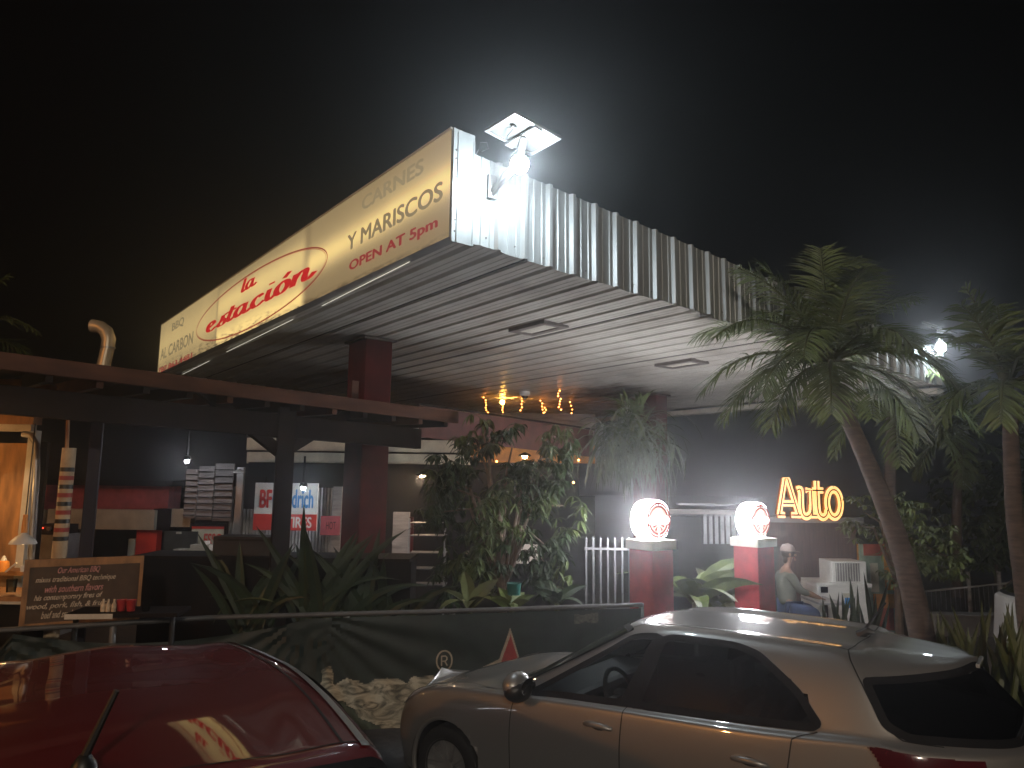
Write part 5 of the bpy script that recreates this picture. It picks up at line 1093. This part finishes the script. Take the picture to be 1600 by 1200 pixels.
    for sg in (1, -1):
        for k in ('front', 'rear'):
            wo = obj('side_window', pane(k, sg), glassf if k == 'front' else glassr, dob[(k, sg)], True)
            obj('window_seal', strip(dens(rounded(WIN[k]), True, 3), .045, .006, sg), M['trim'], wo)
            ln = {'front': [(4.22, .4), (4.22, 1.5), (4.22, 2.5), (4.24, 3), (4.30, 3.6), (4.32, 3.95)], 'rear': [(7.36, 2.2), (7.36, 3), (7.45, 3.5), (7.55, 3.9)]}[k]
            obj('door_gap', strip(dens(ln, False), .007, .0025, sg), M['gap'], dob[(k, sg)])
            hx = {'front': -1.31, 'rear': -2.30}[k]
            # handle: cup and grip
            best = min(((abs(SP(u / 50, v / 20).x - hx) + abs(SP(u / 50, v / 20).z - .855)), u / 50, v / 20) for u in range(210, 375) for v in range(44, 58)); u, v = best[1], best[2]
            p = SP(u, v); nn = SN(u, v)
            mb = MB(); mb.ball((0, 0, 0), 1, 14); mb.v = [tuple(Wd(p + V((x * .055, 0, z * .026)) + nn * (.004 + .006 * y * (1 if y > 0 else 1)), sg)) for x, y, z in mb.v]; cup = obj('handle_cup', mb, M['interior'], dob[(k, sg)], True)
            mb = MB(); pts = [Wd(p + V((x, 0, .012 * (1 - (x / .1) ** 2))) + nn * (.034 - .026 * (abs(x) / .1) ** 3), sg) for x in (-.10, -.07, -.03, .03, .07, .10)]; mb.tube(pts, [.012, .017, .018, .018, .017, .012], 10); obj('door_handle', mb, paint if detail else M['chrome'], dob[(k, sg)], True)
        obj('door_gap', strip(dens([(6.0, .4), (6.0, 1.5), (6.0, 3), (6.0, 4.02)], False), .007, .0025, sg), M['gap'], dob[('front', sg)])
        obj('belt_moulding', strip(dens([(4.2, 4.03), (5, 4.02), (6, 4.02), (7.5, 4.06)], False), .022, .008, sg), M['trim'], bo)
        obj('pillar_trim', strip(dens([(6.0, 4.05), (6.0, 4.95)], False), .10, .0045, sg), M['trim'], bo)
        # mirror
        mp_ = SP(4.30, 4.1); mb = MB(); mb.ball((0, 0, 0), 1, 16); mb.v = [tuple(Wd(mp_ + V((.02 + x * .085, .15 + y * .125, .085 + z * .092)), sg)) for x, y, z in mb.v]; mr = obj('wing_mirror', mb, paint, car, True)
        mb = MB(); mb.ball((0, 0, 0), 1, 16); mb.v = [tuple(Wd(mp_ + V((.005 + x * .09, .15 + y * .128, .06 + z * .085)), sg)) for x, y, z in mb.v]; mb.tube([Wd(mp_ + V((.03, -.01, 0)), sg), Wd(mp_ + V((.02, .08, .04)), sg)], .028, 8); obj('mirror_base', mb, M['black'], mr, True)
        mb = MB(); mb.poly([Wd(mp_ + V((-.075, .14 + .085 * cos(a), .085 + .058 * sin(a))), sg) for a in [2 * pi * k / 16 for k in range(16)]]); obj('mirror_glass', mb, M['chrome'], mr)
        # tail lamp and headlamp
        tl = [(8.14, 3.02), (8.30, 3.1), (9.55, 2.98), (9.5, 2.45), (8.9, 2.20), (8.40, 2.45)]; WIN['_t'] = tl; obj('tail_lamp', pane('_t', sg, .012), M['tail'], car, True); 
        WIN['_h'] = [(.8, 2.3), (1.3, 2.35), (2.2, 3.0), (2.55, 3.6), (2.0, 3.5), (1.2, 3.1), (.75, 2.8)]; obj('headlight', pane('_h', sg, .010), M['lampglass'], car, True); WIN.pop('_t'); WIN.pop('_h')
        obj('hatch_gap', strip(dens([(8.18, 7), (8.14, 6), (8.12, 5.4), (8.22, 5.05), (8.45, 4.75), (8.58, 4.35), (8.80, 4.0), (9.3, 3.8)], False), .008, .0025, sg), M['gap'], bo)
        obj('roof_gap', strip(dens([(5.02, 5.42), (6, 5.42), (7, 5.42), (8.1, 5.42)], False), .012, .0025, sg), M['gap'], bo)
        obj('hood_gap', strip(dens([(1.3, 4.4), (2, 4.55), (3, 4.6), (3.9, 4.75)], False), .007, .0025, sg), M['gap'], bo)
        for wx in (0, -2.57):
            c = V((wx, .74, .30)); mb = MB(); mb.lathe([(.19, .085), (.25, .10), (.285, .085), (.298, .04), (.298, -.06), (.27, -.09), (.15, -.09)], Wd(c, sg), Wd(V((0, 1, 0)), sg) - Wd(V((0, 0, 0)), sg), 36)
            wh = thing('w', None, None) if False else None
            ty = obj('wheel', mb, M['rubber'], car, True)
            mb = MB(); axv = Wd(V((0, 1, 0)), sg) - Wd(V((0, 0, 0)), sg); mb.lathe([(.205, .09), (.195, .075), (.185, .02), (.06, .0), (0, .0)], Wd(c, sg), axv, 36); mb.lathe([(.045, .05), (.04, .07), (0, .075)], Wd(c, sg), axv, 16)
            for k in range(10):
                a = 2 * pi * k / 10; mb.bar(Wd(c + V((.03 * cos(a), .055, .03 * sin(a))), sg), Wd(c + V((.195 * cos(a), .072, .195 * sin(a))), sg), .028, .02, axv)
            obj('rim', mb, M['grey'], ty, True)
            mb = MB(); pth = [Wd(V((wx + .352 * cos(a), 0, .30 + .352 * sin(a))), 1) for a in [radians(x) for x in range(-20, 201, 6)]]
            pl_ = []
            for a in [radians(x) for x in range(-16, 197, 6)]:
                x, z = wx + .352 * cos(a), .30 + .352 * sin(a); y = .838 if wx < -1 else .84 - max(0, x) * .05 - (0 if abs(x) < .3 else .008); pl_.append(Wd(V((x, y - .012, z)), sg))
            mb.tube(pl_, .020, 8); obj('wheel_arch', mb, paint, bo, True)
            mb = MB(); mb.lathe([(.36, -.35), (.36, .085)], Wd(c, sg), axv, 30); mb.lathe([(.36, -.30), (0, -.30)], Wd(c, sg), axv, 30); obj('wheel_well', mb, M['gap'], bo)
    # glass front and back (both halves), interior
    for nm, lab, gm in (('wind', 'windscreen', glassf), ('back', 'rear_window', glassr)):
        mb = pane(nm, 1); m2 = pane(nm, -1); mb.add(m2.v, m2.f); wo = obj(lab, weld(mb), gm, car, True)
        a = dens(rounded(WIN[nm]), True, 3); lim = 11 if nm == 'back' else None
        for sg in (1, -1):
            pth = [p for p in a if not ((nm == 'wind' and p[1] > 6.98) or (nm == 'back' and p[0] > 10.98))]
            if pth:                       # rotate the open outline so that it starts at the centre line
                key = (lambda p: p[1]) if nm == 'wind' else (lambda p: p[0]); brk = max(range(len(pth)), key=lambda i: abs(pth[i][0] - pth[i - 1][0]) + abs(pth[i][1] - pth[i - 1][1])); pth = pth[brk:] + pth[:brk]
                obj('window_seal', strip(pth, .045, .006, sg), M['trim'], wo)
    mb = MB()
    fl = [Wd(V((x, y, z))) for x, y, z in ((-.6, .72, .35), (-2.9, .72, .35), (-2.9, -.72, .35), (-.6, -.72, .35))]; mb.poly(fl, ZU * .02)
    mb.obox(Wd(V((-2.5, -.70, .35))), Wd(V((-2.9, -.70, .35))) - Wd(V((-2.5, -.70, .35))), Wd(V((-2.5, .70, .35))) - Wd(V((-2.5, -.70, .35))), ZU * .5); obj('cabin_floor', mb, M['interior'], car)
    mb = MB(); a = Wd(V((-.62, -.70, .62))); mb.obox(a, Wd(V((-1.02, -.70, .62))) - a, Wd(V((-.62, .70, .62))) - a, ZU * .33); ds = obj('dashboard', mb, M['interior'], car, bevel=.05)
    for y in (.36, -.36):
        mb = MB(); a = Wd(V((-1.42, y - .24, .40))); mb.obox(a, Wd(V((-1.90, y - .24, .40))) - a, Wd(V((-1.42, y + .24, .40))) - a, ZU * .16); st_ = obj('seat', mb, M['interior'], car, bevel=.05)
        mb = MB(); a = Wd(V((-1.84, y - .23, .52))); d = Wd(V((-2.08, y - .23, 1.12))) - a; mb.obox(a, d, Wd(V((-1.84, y + .23, .52))) - a, (Wd(V((-1.96, y - .23, .48))) - a)); obj('seat_back', mb, M['interior'], st_, bevel=.04)
        mb = MB(); mb.cbox(Wd(V((-2.10, y, 1.22))), .10, .26, .19, yaw); obj('headrest', mb, M['interior'], st_, bevel=.04)
    mb = MB(); c = Wd(V((-1.22, .36, .93))); axv = (Wd(V((-.9, 0, .42))) - Wd(V((0, 0, 0)))).normalized(); e1 = axv.cross(ZU).normalized(); e2 = axv.cross(e1)
    mb.tube([c + (e1 * cos(2 * pi * k / 24) + e2 * sin(2 * pi * k / 24)) * .185 for k in range(25)], .017, 8, False)
    for k in (0, pi, pi / 2): mb.bar(c, c + (e1 * cos(k) + e2 * sin(k)) * .18, .05, .02)
    mb.ball(c, .06, 10, (1, 1, .8)); obj('steering_wheel', mb, M['interior'], car, True)
    mb = MB(); a = Wd(V((-2.28, -.62, .80))); mb.obox(a, Wd(V((-2.52, -.62, 1.16))) - a, Wd(V((-2.28, .62, .80))) - a, V((0, 0, .1))); obj('rear_bench', mb, M['interior'], car, bevel=.03)
    # front grille, plates
    mb = MB(); a = Wd(V((.80, -.35, .45))); mb.obox(a, Wd(V((.875, -.35, .45))) - a, Wd(V((.80, .35, .45))) - a, ZU * .10); obj('grille', mb, M['black'], car)
    return car, SP, SN, Wd, strip, dens, bo
yaw1 = radians(143.5); org1 = V((0.037, 6.449, 0))
car1, SP, SN, Wd, strip, dens, bo = make_car('silver hatchback parked in front of the fence with dark rear windows', org1, yaw1, M['silver'], 'cars parked in front of the fence', M['glass'], M['glassd'])
mb = MB(); q = SP(8.02, 7); base = Wd(q); bk = (Wd(V((-1, 0, 0))) - Wd(V((0, 0, 0)))).normalized()
mb.tube([base, base + bk * .06 + ZU * .035, base + bk * .10 + ZU * .03], [.03, .026, .01], 8); an = obj('antenna_base', mb, M['black'], car1, True)
mb = MB(); mb.tube([base + bk * .03 + ZU * .03, base + bk * .17 + ZU * .22], [.009, .005], 6); obj('antenna', mb, M['black'], an, True)
mb = MB(); q = Wd(SP(11, 5.1)); rgt = (Wd(V((0, -1, 0))) - Wd(V((0, 0, 0)))); mb.obox(q - rgt * .13 + bk * .0 - ZU * .004, rgt * .26, bk * .02, ZU * .022); obj('brake_light', mb, M['lampglass'], car1, bevel=.004)
mb = MB(); q = Wd(SP(10.2, 4.12) + SN(10.2, 4.12) * .015); q2 = Wd(SP(10.95, 4.34) + SN(10.95, 4.34) * .02); mb.tube([q, q.lerp(q2, .5) + bk * .012, q2], [.012, .009, .005], 6); obj('rear_wiper', mb, M['black'], car1, True)
# dark red car, nearer: broad roof
yaw2 = radians(120); org2 = V((-2.65, 5.01, 0))
def redmod(x, y, z, i, j):
    if j >= 5 and i >= 5:
        rt = (1, .55, 0)[j - 5]
        X0, Y0, z5, z7 = {5: (-.80, .66, 1.365, 1.415), 6: (-1.5, .82, 1.412, 1.458), 7: (-2.15, .865, 1.408, 1.452), 8: (-2.74, .87, 1.362, 1.408), 9: (-2.80, .82, 1.345, 1.40), 10: (-2.86, .44, 1.365, 1.392), 11: (-2.88, 0, 1.375, 1.386)}[i]
        return X0 + (.22 if i == 5 else 0) * (1 - rt), Y0 * rt, z5 + (z7 - z5) * (1 - rt * rt)
    if i > 8: x = -2.86 + (x + 2.86) * .6
    return x * 1.04, y * 1.17, z * .985
car2, SP2, SN2, Wd2, strip2, dens2, bo2 = make_car('dark red car nearest the viewer whose glossy roof mirrors the lit sign', org2, yaw2, M['redcar'], 'cars parked in front of the fence', M['glassd'], M['glassd'], redmod)
for sg in (1, -1): obj('roof_moulding', strip2(dens2([(4.95, 5.20), (6, 5.22), (7, 5.22), (8, 5.2), (8.4, 5.15)], False), .036, .006, sg), M['moulding'], bo2)
mb = MB(); base = Wd2(SP2(7.72, 6.72)); bk = (Wd2(V((-1, 0, 0))) - Wd2(V((0, 0, 0)))).normalized()
mb.lathe([(.045, 0), (.04, .03), (.02, .06), (0, .07)], base - ZU * .006, ZU, 14); an = obj('antenna_base', mb, M['black'], car2, True)
mb = MB(); mb.tube([base + ZU * .05, base + V((.08, .02, .26))], [.016, .011], 8); obj('antenna', mb, M['black'], an, True)
# white car farther right
make_car('white car mostly beyond the right edge behind the pointed plants', V((9.66, 8.1, 0)), radians(150) + pi, M['whitecar'], 'white car at the right', M['glassd'], M['glassd'])

# ================================================================== haze volume added for the glow around the lamps
if HAZE:
    b = MB(); b.obox((-70, -30, -1), (140, 0, 0), (0, 100, 0), (0, 0, 14))
    m = bpy.data.materials.new('night_air'); m.use_nodes = True; N_ = m.node_tree.nodes; N_.remove(N_['Principled BSDF'])
    pv = N_.new('ShaderNodeVolumePrincipled'); pv.inputs['Color'].default_value = (.9, .92, .95, 1); pv.inputs['Density'].default_value = HAZE; pv.inputs['Anisotropy'].default_value = 0.87
    m.node_tree.links.new(pv.outputs[0], N_['Material Output'].inputs['Volume'])
    obj('haze', b, m, None, kind='stuff')
